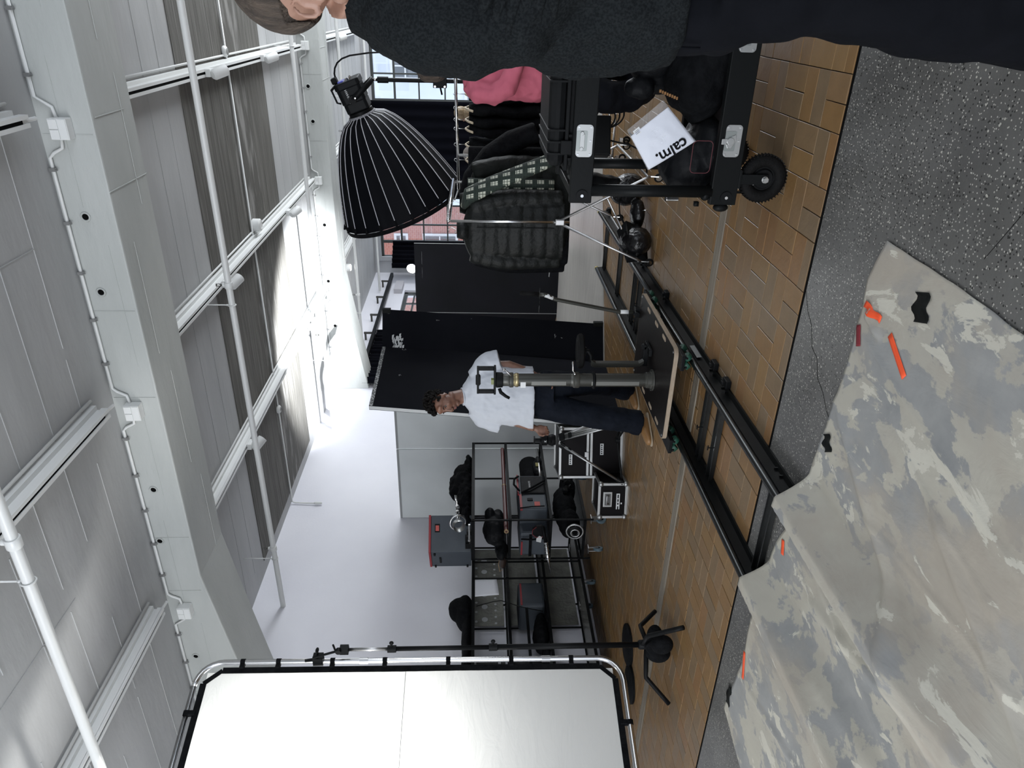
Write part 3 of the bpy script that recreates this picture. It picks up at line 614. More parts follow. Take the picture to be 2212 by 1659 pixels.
q=MB(); q.b2((cx-.10,cy-.03,1.268),(cx+.10,cy+.03,1.283)); pl=part('mount_plate',q,M_black,dl,bevel=.003)
for s_ in (-1,1): q=MB(); q.b2((cx+s_*.088-.012,cy-.014,1.283),(cx+s_*.088+.012,cy+.014,1.385)); part('yoke_post',q,M_black,pl,bevel=.003)
q=MB(); q.b2((cx-.10,cy-.016,1.383),(cx+.10,cy+.016,1.398)); q.prism([(-.035,1.398),(.035,1.398),(.028,1.406),(-.028,1.406)],-.016,.016,Matrix.Translation((cx,cy,0))@Matrix.Rotation(PI/2,4,'X')); q.prism([(-.04,1.383),(.04,1.383),(.026,1.372),(-.026,1.372)],-.016,.016,Matrix.Translation((cx,cy,0))@Matrix.Rotation(PI/2,4,'X')); part('yoke_top',q,M_black,pl,bevel=.002)
q=MB(); q.box((cx+.0,cy-.02,1.292),(.035,.03,.018)); part('bubble_level',q,mat('yellow-green level',(.12,.14,.02),.3),pl)
# seat
q=MB(); q.lathe([(.03,.660),(.112,.662),(.122,.672),(.122,.688),(.114,.698),(.04,.700)],(-2.14,4.50,0),n=32); st=part('seat',q,M_rubber,dl,smooth='a')
q=MB(); q.torus((-2.14,4.50,.698),.072,.004,n=32); part('seat_ring',q,M_blackpl,st,smooth=True)
q=MB(); q.tube([(-2.14,4.50,.66),(-2.14,4.50,.625),(-2.17,4.49,.605),(-2.215,4.48,.60)],.016,10); q.lathe([(.03,.64),(.035,.66)],(-2.14,4.50,0)); part('seat_post',q,M_black,dl,smooth='a')
q=MB()
pr=[(-2.19,.605),(-2.235,.605),(-2.245,.58),(-2.245,.30),(-2.24,.26),(-2.215,.235),(-2.19,.235),(-2.21,.27),(-2.21,.57)]
q.add([(x,4.455,z) for x,z in pr]+[(x,4.495,z) for x,z in pr],[tuple(reversed(range(9))),tuple(range(9,18))]+[(i,(i+1)%9,9+(i+1)%9,9+i) for i in range(9)]); part('seat_arm',q,M_anod,dl,bevel=.003)
q=MB(); q.box((-2.17,4.50,.222),(.15,.05,.035)); q.box((-2.12,4.5,.205),(.05,.16,.02)); q.cyl((-2.10,4.49,.24),.02,.03,(0,1,0)); part('seat_bracket',q,M_black,dl,bevel=.003)
q=MB(); q.torus((cx,cy,.60),.052,.010); part('seat_collar',q,M_black,dl,smooth=True)
# push bar
q=MB(); q.tube([(-2.03,4.95,.195),(-2.03,4.95,.34),(-2.022,4.95,.38),(-1.935,4.95,.82),(-1.915,4.95,.86),(-1.90,4.95,.90),(-1.896,4.95,.95)],.0145,12); pb=part('push_bar',q,M_anod,dl,smooth=True)
q=MB(); q.tube([(-1.896,4.95,.945),(-1.888,4.95,1.07)],.0175,12); q.ell((-1.888,4.95,1.07),.0165); part('grip',q,M_rubber,pb,smooth=True)
q=MB(); q.tube([(-1.925,4.95,.84),(-1.908,4.95,.88),(-1.902,4.95,.90)],.0152,12); q.tube([(-2.03,4.95,.27),(-2.03,4.95,.33)],.0152,12); part('label',q,M_label,pb,smooth=True)
q=MB(); q.box((-2.03,4.95,.205),(.07,.06,.035)); q.cyl((-2.03,4.92,.215),.02,.05,(0,1,0)); q.tube([(-1.99,4.95,.21),(-1.97,4.95,.24)],.005,6); q.tube([(-2.07,4.95,.21),(-2.10,4.95,.235)],.005,6); part('push_bar_clamp',q,M_black,dl,bevel=.003)

# ================================================================ FLATS
M_flat=mat('matt black flat paint',(.0060,.0070,.011),.85,c2=(.010,.011,.016),scale=2,bump=.05,bscale=20); M_flatg=mat('charcoal flat paint',(.018,.019,.022),.7,c2=(.024,.024,.030),scale=1.5)
M_core=mat('white foam core',(.50,.51,.50),.7); M_scr=mat('white scuff',(.50,.51,.51),.8)
def leaf(root,b0,b1,t0,t1,m,th=.035,name='panel',core=True):
    b0,b1,t0,t1=map(V,(b0,b1,t0,t1)); u=(b1-b0); n=u.cross(t0-b0).normalized()
    def slab(mb,o0,o1,e=0):
        mb.add([b0+n*o0,b1+n*o0,t1+n*o0,t0+n*o0,b0+n*o1,b1+n*o1,t1+n*o1,t0+n*o1],[(0,1,2,3),(7,6,5,4),(0,4,5,1),(1,5,6,2),(2,6,7,3),(3,7,4,0)])
    q=MB(); slab(q,-th/2+.004,th/2-.004); p=part(name,q,M_core if core else m,root)
    q=MB(); slab(q,-th/2,-th/2+.004); slab(q,th/2-.004,th/2); part('skin',q,m,p)
    return p,b0,b1,t0,t1,n
def marks(root,items,b0,b1,t0,t1,n,side,th=.035):
    q=MB(); rr=random.Random(5)
    for u,v,w_,h_ in items:
        k=8
        for i in range(k):
            a=u+rr.uniform(-1,1)*w_/2; c=v+rr.uniform(-1,1)*h_/2; s_=rr.uniform(.2,.5)
            P_=lambda a,c:(b0*(1-a)+b1*a)*(1-c)+(t0*(1-a)+t1*a)*c+n*(th/2+.0008)*side
            dw,dh=w_*s_/2,h_*s_*.25
            q.add([P_(a-dw,c-dh),P_(a+dw,c-dh*.3),P_(a+dw*.8,c+dh),P_(a-dw*.7,c+dh*.8)],[(0,1,2,3),(3,2,1,0)])
    part('scuff_marks',q,M_scr,root)
A=thing('folding_flat','large charcoal painted flat standing under the brick view, its left leaf folded back','flat',(-4.1,11.65,0))
r=leaf(A,(-3.60,11.70,0),(-4.80,11.63,0),(-3.60,11.72,2.44),(-4.80,11.66,2.44),M_flatg); marks(r[0],[(.35,.04,.16,.03),(.8,.15,.2,.004),(.8,.12,.1,.004),(.92,.8,.02,.02)],*r[1:],side=1); marks(r[0],[(.35,.06,.16,.035),(.8,.13,.3,.004),(.3,.95,.3,.003)],*r[1:],side=-1)
leaf(A,(-4.805,11.63,0),(-5.55,12.35,0),(-4.805,11.66,2.44),(-5.55,12.38,2.44),M_flatg)
Bf=thing('black_flat','narrow-looking black flat with a white foam edge and a white scuffed patch near its top','flat',(-3.5,7.0,0))
r=leaf(Bf,(-3.142,7.30,0),(-3.86,6.86,0),(-3.03,7.42,2.43),(-3.74,7.02,2.43),M_flat)
for sd in (1,-1): marks(r[0],[(.46,.93,.16,.03),(.42,.93,.18,.05),(.46,.94,.14,.03),(.44,.925,.16,.04),(.48,.935,.15,.035),(.05,.97,.01,.01),(.2,.22,.06,.006),(.22,.19,.01,.01),(.05,.6,.006,.006),(.1,.75,.01,.02)],*r[1:],side=sd)
q=MB(); q.box((-3.135,7.295,.05),(.045,.05,.12)); q.box((-3.035,7.40,2.385),(.045,.05,.09)); part('corner_tape',q,M_gaff,Bf)
Cf=thing('black_flat','wide black flat beside the standing man, leaning, with pale foam edge on its left','flat',(-3.55,6.4,0))
r=leaf(Cf,(-3.495,7.009,0),(-3.587,5.851,0),(-3.40,7.24,2.43),(-3.481,6.043,2.43),M_flat,th=.045)
for sd in (1,-1): marks(r[0],[(.5,.9,.02,.01),(.05,.9,.02,.02)],*r[1:],side=sd,th=.045)
b0,b1,t0,t1=r[1:5]; q=MB(); nn=r[5]*.0235
for s_ in (1,-1):
    o=nn*s_
    q.add([t0+o,t1+o,t1*.985+b1*.015+o*1.05,t0*.985+b0*.015+o*1.05],[(0,1,2,3),(3,2,1,0)])
part('edge_tape',q,mat('worn tape',(.05,.055,.055),.6,c2=(.4,.4,.4),scale=60,contrast=(.5,.6)),Cf)
M_wflat=mat('scuffed pale grey board',(.64,.67,.67),.6,c2=(.70,.73,.73),scale=2,bump=.05,bscale=30)
for i,(xa,xb,l) in enumerate(((-6.49,-5.345,'pale grey-white board standing against the left wall behind the shelving, left one of two'),(-5.325,-4.12,'pale grey-white board standing behind the black flats, right one of two'))):
    t=thing('white_flat',l,'board',((xa+xb)/2,8.2,0)); q=MB(); q.b2((xa,8.15,0),(xb,8.19,2.47)); part('panel',q,M_wflat,t,bevel=.004)
    q=MB(); q.b2((xa,8.146,2.44),(xb,8.15,2.47)); part('edge_tape',q,mat('grey tape',(.30,.31,.31),.6),t)

# ================================================================ CURTAINS, RAIL
M_navy=mat('navy-black velour',(.003,.0035,.008),.95)
t=thing('curtain_rail','black curtain rail hung from the ceiling along the left side of the far bay','rail',(-6.35,15,3.55)); q=MB(); q.b2((-6.39,12.7,3.55),(-6.29,17.9,3.62)); part('rail',q,M_black,t)
for y in (13.2,14.2,15.2,16.3,17.4): q=MB(); q.b2((-6.36,y-.015,3.6),(-6.32,y+.015,3.80)); q.b2((-6.5,y-.02,3.75),(-6.32,y+.02,3.79)); part('bracket',q,M_olive,t)
def drape(name,label,x0,y0,x1,y1,z0,z1,m,folds=14,amp=.05,cat='curtain'):
    d=V((x1-x0,y1-y0,0)); n=V((-d.y,d.x,0)).normalized(); q=MB()
    q.grid(lambda u,v:V((x0,y0,z0))+d*u+V((0,0,(z1-z0)*v))+n*amp*(math.sin(u*folds*2*PI)*(1-.3*v)+.4*math.sin(u*folds*4.7+v*2)),folds*8,10)
    o=part(name,q,m,smooth=True,solid=.004); tag(o,label,cat); return o
drape('curtain','black curtain gathered on the left rail behind the black flats',-6.36,12.0,-6.36,14.4,.02,3.54,M_navy,16)
drape('curtain','dark navy curtain bunched at the far end of the left rail',-6.05,17.6,-5.55,18.2,.02,3.55,M_navy,6)
drape('curtain','tall black drape behind the softbox and clothes rack, hiding the middle of the windows',-1.50,12.7,-3.10,12.7,.02,3.15,M_navy,9,.015)
q=MB(); q.b2((-6.5,16.95,3.25),(-6.38,17.55,3.45)); o=part('roller_blind',q,mat('white blind',(.45,.44,.47),.7)); tag(o,'rolled white blind above the small side window','blind')
q=MB(); q.b2((-3.1,12.68,3.15),(-1.5,12.73,3.18)); q.b2((-3.1,12.69,0),(-3.07,12.72,3.15)); q.b2((-1.53,12.69,0),(-1.5,12.72,3.15)); o=part('drape_frame',q,M_black); tag(o,'black frame carrying the tall black drape','frame')

# ================================================================ DIFFUSION FRAME
fr=thing('diffusion_frame','big white cloth stretched in a chrome tube frame with rounded corners, glowing','frame',(-4.6,2.2,.35))
dn_=V((-.29,-.957,0)).normalized(); LEN=3.05
Pc=lambda u,z:V((-4.168,3.62,0))+dn_*u+V((-.024,.043,0))*((z-.35)/3)+V((0,0,z))
pts=[]; r=.17
for (cu,cz,a0) in ((r,3.35-r,180),(r,.36+r,270)): pass
loop=[]
def arc(cu,cz,a0,a1,n=7):
    return [(cu+r*math.cos(math.radians(a0+(a1-a0)*i/n)),cz+r*math.sin(math.radians(a0+(a1-a0)*i/n))) for i in range(n+1)]
loop=arc(r,3.35-r,90,180)+arc(r,.36+r,180,270)+arc(LEN-r,.36+r,270,360)+arc(LEN-r,3.35-r,0,90); loop.append(loop[0])
q=MB(); q.tube([Pc(u,z) for u,z in loop],.019,14); ft=part('frame_tube',q,M_chrome,fr,smooth=True)
for u,z in ((0,2.2),(0,.9),(.9,.36),(.9,3.35)): q=MB(); q.tube([Pc(u,z)+V((0,0,-.03)),Pc(u,z)+V((0,0,.03))] if u==0 else [Pc(u-.03,z),Pc(u+.03,z)],.0225,14); part('sleeve',q,M_steel,ft,smooth='a')
M_scrim=bpy.data.materials.new('white diffusion cloth'); M_scrim.use_nodes=True
nt=M_scrim.node_tree; N,L=nt.nodes,nt.links; N.remove(N['Principled BSDF']); out=N['Material Output']
df=N.new('ShaderNodeBsdfDiffuse'); tl=N.new('ShaderNodeBsdfTranslucent'); mx=N.new('ShaderNodeMixShader'); mx.inputs[0].default_value=.5
df.inputs[0].default_value=(.78,.79,.76,1); tl.inputs[0].default_value=(.80,.80,.77,1)
tc=N.new('ShaderNodeTexCoord'); mp=N.new('ShaderNodeMapping'); mp.inputs['Scale'].default_value=(.8,.8,2.6); nz=N.new('ShaderNodeTexNoise'); nz.inputs['Scale'].default_value=3.2; nz.inputs['Detail'].default_value=5; nz.inputs['Distortion'].default_value=1.5; bp=N.new('ShaderNodeBump'); bp.inputs['Strength'].default_value=.25; bp.inputs['Distance'].default_value=.03
L.new(tc.outputs['Object'],mp.inputs[0]); L.new(mp.outputs[0],nz.inputs['Vector']); L.new(nz.outputs['Fac'],bp.inputs['Height']); L.new(bp.outputs[0],df.inputs['Normal']); L.new(bp.outputs[0],tl.inputs['Normal'])
L.new(df.outputs[0],mx.inputs[1]); L.new(tl.outputs[0],mx.inputs[2]); L.new(mx.outputs[0],out.inputs[0])
nrm=dn_.cross(V((0,0,1))).normalized()
def fab(u,v):
    uu=.075+u*(LEN-.15); zz=.43+v*(2.85); w_=.006*noise.noise(V((uu*2.5+zz*1.5,zz*1.2,0)))+.004*noise.noise(V((uu*7,zz*14,2)))*math.exp(-((zz-1.9)/.5)**2)
    return Pc(uu,zz)+nrm*w_
q=MB(); q.grid(fab,90,110); fb=part('diffusion_cloth',q,M_scrim,fr,smooth=True)
q=MB(); q.tube([fab(i/30,.515)+nrm*(-.002) for i in range(31)],.0022,5); part('cloth_seam',q,mat('grey seam',(.25,.26,.25),.8),fb)
def strip(u0,z0,u1,z1,wd,o=0):
    a,b=Pc(u0,z0),Pc(u1,z1); d=(b-a).normalized(); n=d.cross(nrm)*wd/2; k=nrm*.004
    return [a-n-k,a+n-k,b+n-k,b-n-k,a-n+k,a+n+k,b+n+k,b-n+k]
q=MB(); F6=[(0,1,2,3),(7,6,5,4),(0,4,5,1),(1,5,6,2),(2,6,7,3),(3,7,4,0)]
for a in ((.06,.52,.06,3.18),(LEN-.06,.52,LEN-.06,3.18),(.15,3.29,LEN-.15,3.29),(.15,.42,LEN-.15,.42),(.06,3.18,.15,3.29),(.06,.52,.15,.42)): q.add(strip(*a,wd=.042 if a[0]!=.06 or a[2]==.06 else .03),F6)
part('border_webbing',q,M_blackfab,fr)
for u,z,h in ([(0,z,0) for z in (.72,1.15,1.6,2.05,2.42,2.8,3.05)]+[(u,.36,1) for u in (.45,.9,1.35,1.8,2.3)]+[(u,3.35,1) for u in (.35,.8,1.3,1.8,2.3)]):
    q=MB(); p=Pc(u,z); q.lathe([(.0225,-.016),(.0225,.016)],p,(0,0,1) if not h else dn_,14); p2=Pc(u+.05,z) if not h else Pc(u,z+(.06 if z<1 else -.06)); q.box((p+p2)/2,(.03,.05,.03) if not h else (.03,.03,.06)); part('tie',q,M_blackfab,fr)
# stand
sd=thing('light_stand','black light stand with bent legs at the edge of the white diffusion frame','stand',(-4.10,3.66,0))
S=V((-4.095,3.67,0))
q=MB(); q.tube([S+V((0,0,.18)),S+V((0,0,1.28))],.020,14); part('lower_pole',q,M_black,sd,smooth=True)
q=MB(); q.tube([S+V((0,0,1.27)),S+V((0,0,2.0))],.0165,14); part('middle_pole',q,M_black,sd,smooth=True)
q=MB(); q.tube([S+V((0,0,1.99)),S+V((0,0,2.31))],.012,14); part('upper_pole',q,M_steel,sd,smooth=True)
for z in (1.28,2.0): q=MB(); q.cyl(S+V((0,0,z)),.026,.06); q.cyl(S+V((.03,0,z)),.006,.05,(1,0,0)); q.ell(S+V((.058,0,z)),(.016,.012,.016)); part('collar',q,M_blackpl,sd,smooth='a')
q=MB(); q.box(S+V((0,0,2.335)),(.05,.05,.06)); q.cyl(S+V((.02,-.03,2.37)),.02,.03,(0,1,0)); q.tube([S+V((0,0,2.40)),S+V((.05,0,2.41))],.007,6); q.tube([S+V((0,0,2.35)),S+V((-.02,-.05,2.55))],.009,8); part('grip_head',q,M_black,sd,smooth='a')
q=MB(); p=Pc(0,2.52); q.box(p+V((.02,0,0)),(.07,.06,.07)); q.tube([p+V((.02,0,.02)),p+V((.03,-.02,.09))],.012,8); q.tube([p+V((.05,0,0)),p+V((.11,0,0))],.007,6); q.ell(p+V((.11,0,0)),(.012,.025,.012)); part('frame_clamp',q,M_black,sd,smooth='a')
q=MB(); q.lathe([(.03,.13),(.034,.14),(.034,.22),(.026,.23)],S); part('hub',q,M_black,sd,smooth='a')
for f_,k in (((-4.147,4.04),.16),((-3.67,3.427),.20),((-4.434,3.433),.17)):
    f_=V((*f_,.018)); h=S+V((0,0,k)); md=S+(f_-S)*.55; md.z=k+.01
    q=MB(); q.tube([h,S+(f_-S)*.45+V((0,0,k)),md,f_*.75+md*.25+V((0,0,.0)),f_],.017,10); part('leg',q,M_black,sd,smooth=True)
sb=MB(); sb.ell((-3.985,3.60,.135),(.12,.07,.065),rotz(.5)); sb.ell((-4.10,3.60,.10),(.07,.075,.09),rotz(.2)); sb.ell((-3.93,3.52,.11),(.075,.06,.08)); sb.tube([(-4.08,3.6,.17),(-4.0,3.56,.21),(-3.93,3.55,.17)],.012,8); o=part('sandbag',sb,M_blackfab,smooth=True,remesh=.008,smit=4); tag(o,'black sandbag saddled over the legs of the stand by the white frame','sandbag')
for (x,y,r_,l) in ((-5.20,4.66,.19,'flat round black stand base on the tiles behind the white frame, right one'),(-5.43,4.42,.17,'flat round black stand base on the tiles under the white frame, left one')):
    t=thing('round_base',l,'stand base',(x,y,0)); q=MB(); q.lathe([(r_,0.003),(r_,.022),(r_-.03,.032),(.03,.036),(.025,.06)],(x,y,0),n=32); part('disc',q,M_black,t,smooth='a'); q=MB(); q.torus((x,y,.027),r_-.02,.003,n=32); part('rim',q,M_blackpl,t)
# ================================================================ ROLLING SHELF UNITS
M_shelfm=mat('black powder-coated frame',(.010,.011,.012),.45); M_deckal=mat('grey shelf deck',(.22,.23,.235),.4,.6); M_tread=mat('aluminium tread plate',(.34,.34,.32),.38,.85,bump=.4,bscale=40)
def caster(root,x,y,r=.055,h=.17,ang=0,m=None):
    a=V((math.cos(ang),math.sin(ang),0)); q=MB(); q.b2((x-.035,y-.035,h-.008),(x+.035,y+.035,h)); 
    for s_ in (-1,1): q.box(V((x,y,(h+r)/2))+a*.020*s_,(.004,.045,h-r),rotz(ang))
    q.cyl((x,y,r),.006,.055,a,8); c=part('caster',q,M_steel,root)
    q=MB(); q.lathe([(r*.55,-.014),(r*.95,-.015),(r,-.008),(r,.008),(r*.95,.015),(r*.55,.014)],(x,y,r),a,20); part('wheel',q,M_blueg,c,smooth='a')
    q=MB(); q.lathe([(.01,-.017),(r*.5,-.014),(r*.5,.014),(.01,.017)],(x,y,r),a,14); part('wheel_core',q,M_black,c)
def shelving(name,label,x0,x1,y0,y1,levels,posts,deck,top=1.454):
    t=thing(name,label,'shelving',((x0+x1)/2,(y0+y1)/2,0)); w_=.016
    for (x,y) in posts: q=MB(); q.b2((x-w_/2,y-w_/2,.15),(x+w_/2,y+w_/2,top)); part('post',q,M_shelfm,t)
    for z in levels+[top]:
        th=.034 if z==top else .03; q=MB()
        for x in (x0,x1): q.b2((x-w_/2,y0,z-th),(x+w_/2,y1,z))
        for y in (y0,y1): q.b2((x0,y-w_/2,z-th),(x1,y+w_/2,z))
        f=part('shelf_frame',q,M_shelfm,t)
        if z!=top or True:
            q=MB(); q.b2((x0+w_/2,y0+w_/2,z-th+.004),(x1-w_/2,y1-w_/2,z-th+.010)); part('deck',q,deck if z<.25 else M_deckal,f)
    for x in (x0+.06,x1-.06):
        for y in (y0+.08,y1-.08): caster(t,x,y,ang=.4 if x<-5 else -.3)
    return t
U1=shelving('shelf_trolley','black steel rolling shelf unit loaded with bags, next to the standing man',-5.40,-4.865,6.055,7.555,[.255,.62,1.055],[(-4.865,6.055),(-5.40,6.055),(-4.865,7.555),(-5.40,7.555),(-5.40,6.8)],M_deckal)
U2=shelving('shelf_trolley','black steel rolling shelf unit behind the stand with a tread plate bottom deck',-6.45,-5.95,4.75,7.45,[.175,.62,1.055],[(-5.95,7.45),(-5.95,6.62),(-5.95,6.34),(-6.45,7.45),(-6.45,6.42),(-6.45,6.05),(-5.95,4.75),(-6.45,4.75)],M_tread)
for x in (-6.39,-6.01): caster(U2,x,6.33,ang=.4)
M_perf=mat('galvanised sheet',(.09,.09,.08),.45,.5,bump=.25,bscale=30,c2=(.16,.16,.14),scale=5); M_ltgrey=mat('pale hole showing the wall',(.42,.43,.44),.6)
def perf(parent,x,ya,yb,z0,z1,rows,label=None,thick=.004):
    q=MB(); q.b2((x,ya,z0),(x+thick,yb,z1)); p=part('side_panel',q,M_perf,parent)
    q=MB()
    for (y,z,r) in rows: q.cyl((x+thick+.0006,y,z),r,.0012,(1,0,0),20)
    part('panel_hole',q,M_ltgrey,p)
perf(U2,-6.44,6.08,7.40,1.075,1.42,[(6.15+.15*i,1.40,.016) for i in range(8)]+[(6.18+.20*i,1.30,.036) for i in range(6)]+[(6.12+.10*i,1.17,.015) for i in range(12)])
perf(U2,-6.44,6.08,7.40,.65,1.02,[])
perf(U2,-6.44,6.08,7.40,.20,.59,[])
# slotted panels of the left unit
q=MB(); q.b2((-6.44,4.80,1.08),(-6.435,5.60,1.42)); p=part('side_panel',q,mat('dark tread panel',(.05,.052,.05),.5,.4,bump=.5,bscale=40),U2)
q=MB()
for i in range(15): q.b2((-6.434,5.56-.052*i-.03,1.40),(-6.433,5.56-.052*i,1.43))
for i in range(15):
    if i%4!=2: q.b2((-6.434,5.56-.052*i-.028,1.13),(-6.433,5.56-.052*i,1.16))
part('panel_slot',q,M_ltgrey,p)
q=MB(); q.b2((-6.44,4.80,.66),(-6.435,5.62,1.02)); part('side_panel',q,mat('dark tread panel',(0,0,0)),U2)
q=MB(); q.b2((-6.05,4.8,.82),(-6.03,6.3,.85)); part('cross_rail',q,M_shelfm,U2)
# raised bars on the tread plate deck
q=MB()
for i in range(26):
    for j in range(8):
        y=4.80+i*.06; x=-6.41+j*.06; q.box((x,y,.154),(.034,.008,.004),rotz(.78 if (i+j)%2 else -.78))
part('tread_pattern',q,M_tread,U2,kind='stuff')

M_gnyl=mat('slate grey nylon',(.045,.055,.068),.6,c2=(.055,.066,.080),scale=5,bump=.08,bscale=120); M_redp=mat('red trim',(.27,.014,.020),.5); M_redl=mat('red label',(.50,.09,.075),.6)
# slate case with red rim
t=thing('equipment_bag','tall slate grey angular case with a red top rim standing on top of the shelving','bag',(-5.42,6.45,1.456))
c0=V((-5.37,6.14,0)); ca=V((-5.05,6.38,0)); cb=V((-5.72,6.30,0)); cc=ca+cb-c0
def pr4(z0,z1,k=0):
    cen=(ca+cb)/2; P=[p+(p-cen)*k for p in (c0,ca,cc,cb)]; return [(p.x,p.y,z0) for p in P]+[(p.x,p.y,z1) for p in P]
F8=[(3,2,1,0),(4,5,6,7),(0,1,5,4),(1,2,6,5),(2,3,7,6),(3,0,4,7)]
q=MB(); q.add(pr4(1.456,1.90),F8); bd=part('body',q,M_gnyl,t,bevel=.008); q=MB(); q.add(pr4(1.90,1.925,.015),F8); part('rim',q,M_redp,t,bevel=.003)
nA=(ca-c0).normalized().cross(V((0,0,1))); nB=V((0,0,1)).cross((cb-c0).normalized())
q=MB(); m_=c0*.35+ca*.65; q.box(V((m_.x,m_.y,1.83))+nA*.004,(.09,.006,.055),rotz(math.atan2((ca-c0).y,(ca-c0).x))); part('label_frame',q,M_black,t); q=MB(); q.box(V((m_.x,m_.y,1.83))+nA*.009,(.06,.004,.038),rotz(math.atan2((ca-c0).y,(ca-c0).x))); part('label',q,M_redl,t)
an=math.atan2((cb-c0).y,(cb-c0).x)
for f_,z,l in ((.12,1.86,.05),(.5,1.80,.13),(.93,1.86,.05),(.93,1.50,.05)): m_=c0*(1-f_)+cb*f_; q=MB(); q.box(V((m_.x,m_.y,z))+nB*.008,(l,.014,.022),rotz(an)); part('strap_handle',q,M_black,t,bevel=.004)
# black cloth bundle on top
def blob(name,label,cat,ells,m,vox=.012,sm=6,group=None,disp=.02,extra=None):
    q=MB()
    for e in ells: q.ell(e[0],e[1],Euler(e[2]).to_matrix() if len(e)>2 else None,16,10)
    o=part(name,q,m,smooth=True,remesh=vox,smit=sm)
    if disp:
        tx=bpy.data.textures.new(name,'CLOUDS'); tx.noise_scale=.09; d=o.modifiers.new('d','DISPLACE'); d.texture=tx; d.strength=disp; d.texture_coords='GLOBAL'
    tag(o,label,cat,group); return o
blob('cloth_bundle','black bunched cloth and straps piled on top of the shelving behind the chrome ring','cloth',[((-5.12,6.75,1.53),(.22,.30,.09)),((-5.10,7.05,1.56),(.20,.28,.12)),((-5.08,6.95,1.64),(.12,.22,.08)),((-5.10,7.30,1.50),(.18,.20,.06)),((-5.15,6.5,1.50),(.2,.2,.05))],M_blackfab,disp=.07)
t=thing('light_fitting','chrome ring fitting with a shiny pole lying on the black bundle','fitting',(-5.0,6.1,1.50))
q=MB(); q.lathe([(.052,-.06),(.062,-.05),(.068,.0),(.064,.02),(.058,.0),(.052,-.04)],(-4.99,6.12,1.585),(.2,-1,-.25),28,False); part('ring',q,M_alu,t,smooth='a'); q=MB(); q.torus((-5.0,6.19,1.60),.085,.010,(.2,-1,-.25)); part('speed_ring',q,M_chrome,t,smooth=True)
q=MB(); q.tube([(-5.0,6.2,1.60),(-4.98,6.5,1.62),(-4.97,6.62,1.625)],.013,10); q.tube([(-4.98,6.45,1.62),(-4.96,6.62,1.64)],.008,8); part('pole',q,M_chrome,t,smooth=True); q=MB(); [q.cyl((-5.0+.01*i,6.28+.08*i,1.603+.004*i),.022,.02,(0,1,0)) for i in range(3)]; part('collar',q,M_steel,t)
t=thing('light_fitting','small dark bolted hardware clipped at the corner of the shelving below the slate case','hardware',(-5.05,6.08,1.46))
q=MB(); q.box((-5.16,6.1,1.50),(.10,.05,.04)); q.box((-5.22,6.08,1.49),(.07,.05,.06)); q.box((-5.05,6.09,1.48),(.05,.05,.05)); part('block',q,M_black,t,bevel=.004); q=MB(); q.tube([(-4.90,6.03,1.475),(-5.10,6.03,1.475)],.011,10); q.cyl((-5.11,6.03,1.475),.016,.02,(1,0,0)); part('spigot',q,M_alu,t,smooth='a')
# second shelf
t=thing('paper_roll','long dark red tube lying along the middle shelf edge','tube',(-4.93,6.7,1.06)); q=MB(); q.tube([(-4.93,5.95,1.085),(-4.89,6.7,1.085)],.024,16); part('tube',q,mat('dark red tube',(.085,.022,.022),.35),t,smooth='a'); q=MB(); q.tube([(-4.89,6.7,1.085),(-4.86,7.42,1.085)],.021,16); part('inner_tube',q,mat('dark red tube',(0,0,0)),t,smooth='a'); q=MB(); q.lathe([(.026,0),(.026,.015)],(-4.89,6.69,1.085),(0,1,0)); q.lathe([(.012,-.004),(.025,-.004),(.025,.006)],(-4.93,5.95,1.085),(0,1,0),20,False); part('end_ring',q,mat('brass end',(.3,.22,.12),.5,.5),t)
blob('backpack','black backpack lying on the middle shelf of the right unit','backpack',[((-5.18,6.28,1.20),(.15,.20,.13)),((-5.22,6.45,1.16),(.13,.18,.10)),((-5.3,6.1,1.13),(.07,.16,.07)),((-5.1,6.42,1.25),(.10,.1,.06))],M_darknylon,disp=.03)
blob('leather_bag','dark brown leather bag with a tan strap on the shelf beside the black backpack','bag',[((-5.45,6.13,1.11),(.14,.10,.045)),((-5.36,6.1,1.12),(.08,.08,.05))],mat('dark brown leather',(.030,.018,.013),.45),vox=.01,disp=.01)
q=MB(); q.tube([(-5.38,6.02,1.15),(-5.43,6.0,1.16),(-5.52,5.99,1.145),(-5.5,6.0,1.11)],.004,6); o=part('strap',q,mat('tan leather',(.25,.16,.08),.5),bpy.data.objects['leather_bag'],smooth=True)
t=thing('paper_sheet','blank white paper sheet hanging curled on the left shelf unit','paper',(-5.93,6.1,1.28)); q=MB(); q.grid(lambda u,v:(-5.925+.03*math.sin(u*2.2)*(1-v),6.30-.27*u,1.165+.25*v-.02*u*(1-v)),10,6); part('sheet',q,M_paper,t,smooth=True,solid=.001)
# third shelf
q=MB(); q.tube([(-5.12,7.45,.745),(-5.10,6.75,.745)],.125,20); q.ell((-5.12,7.45,.745),(.125,.05,.125)); o=part('duffel_bag',q,M_blackfab,smooth=True,bevel=0); tag(o,'black round-ended duffel bag on the third shelf beneath the dark red tube','bag')
q=MB(); q.tube([(-4.885,7.45,.655),(-4.885,6.75,.66)],.017,12); o=part('metal_tube',q,M_steel,smooth=True); tag(o,'brushed metal tube lying along the front of the third shelf','tube')
t=thing('camera_bag','slate and black shoulder bag with red trim and a red tag on the third shelf','bag',(-5.0,6.5,.62))
q=MB(); q.b2((-5.18,6.24,.625),(-4.86,6.86,.93)); part('body',q,M_gnyl,t,bevel=.02); q=MB(); q.b2((-4.872,6.50,.635),(-4.842,6.82,.90)); part('front_flap',q,M_darknylon,t,bevel=.008); q=MB(); q.b2((-4.87,6.22,.90),(-4.85,6.49,.925)); q.b2((-4.87,6.49,.925),(-4.85,6.86,.94)); part('trim',q,M_redp,t)
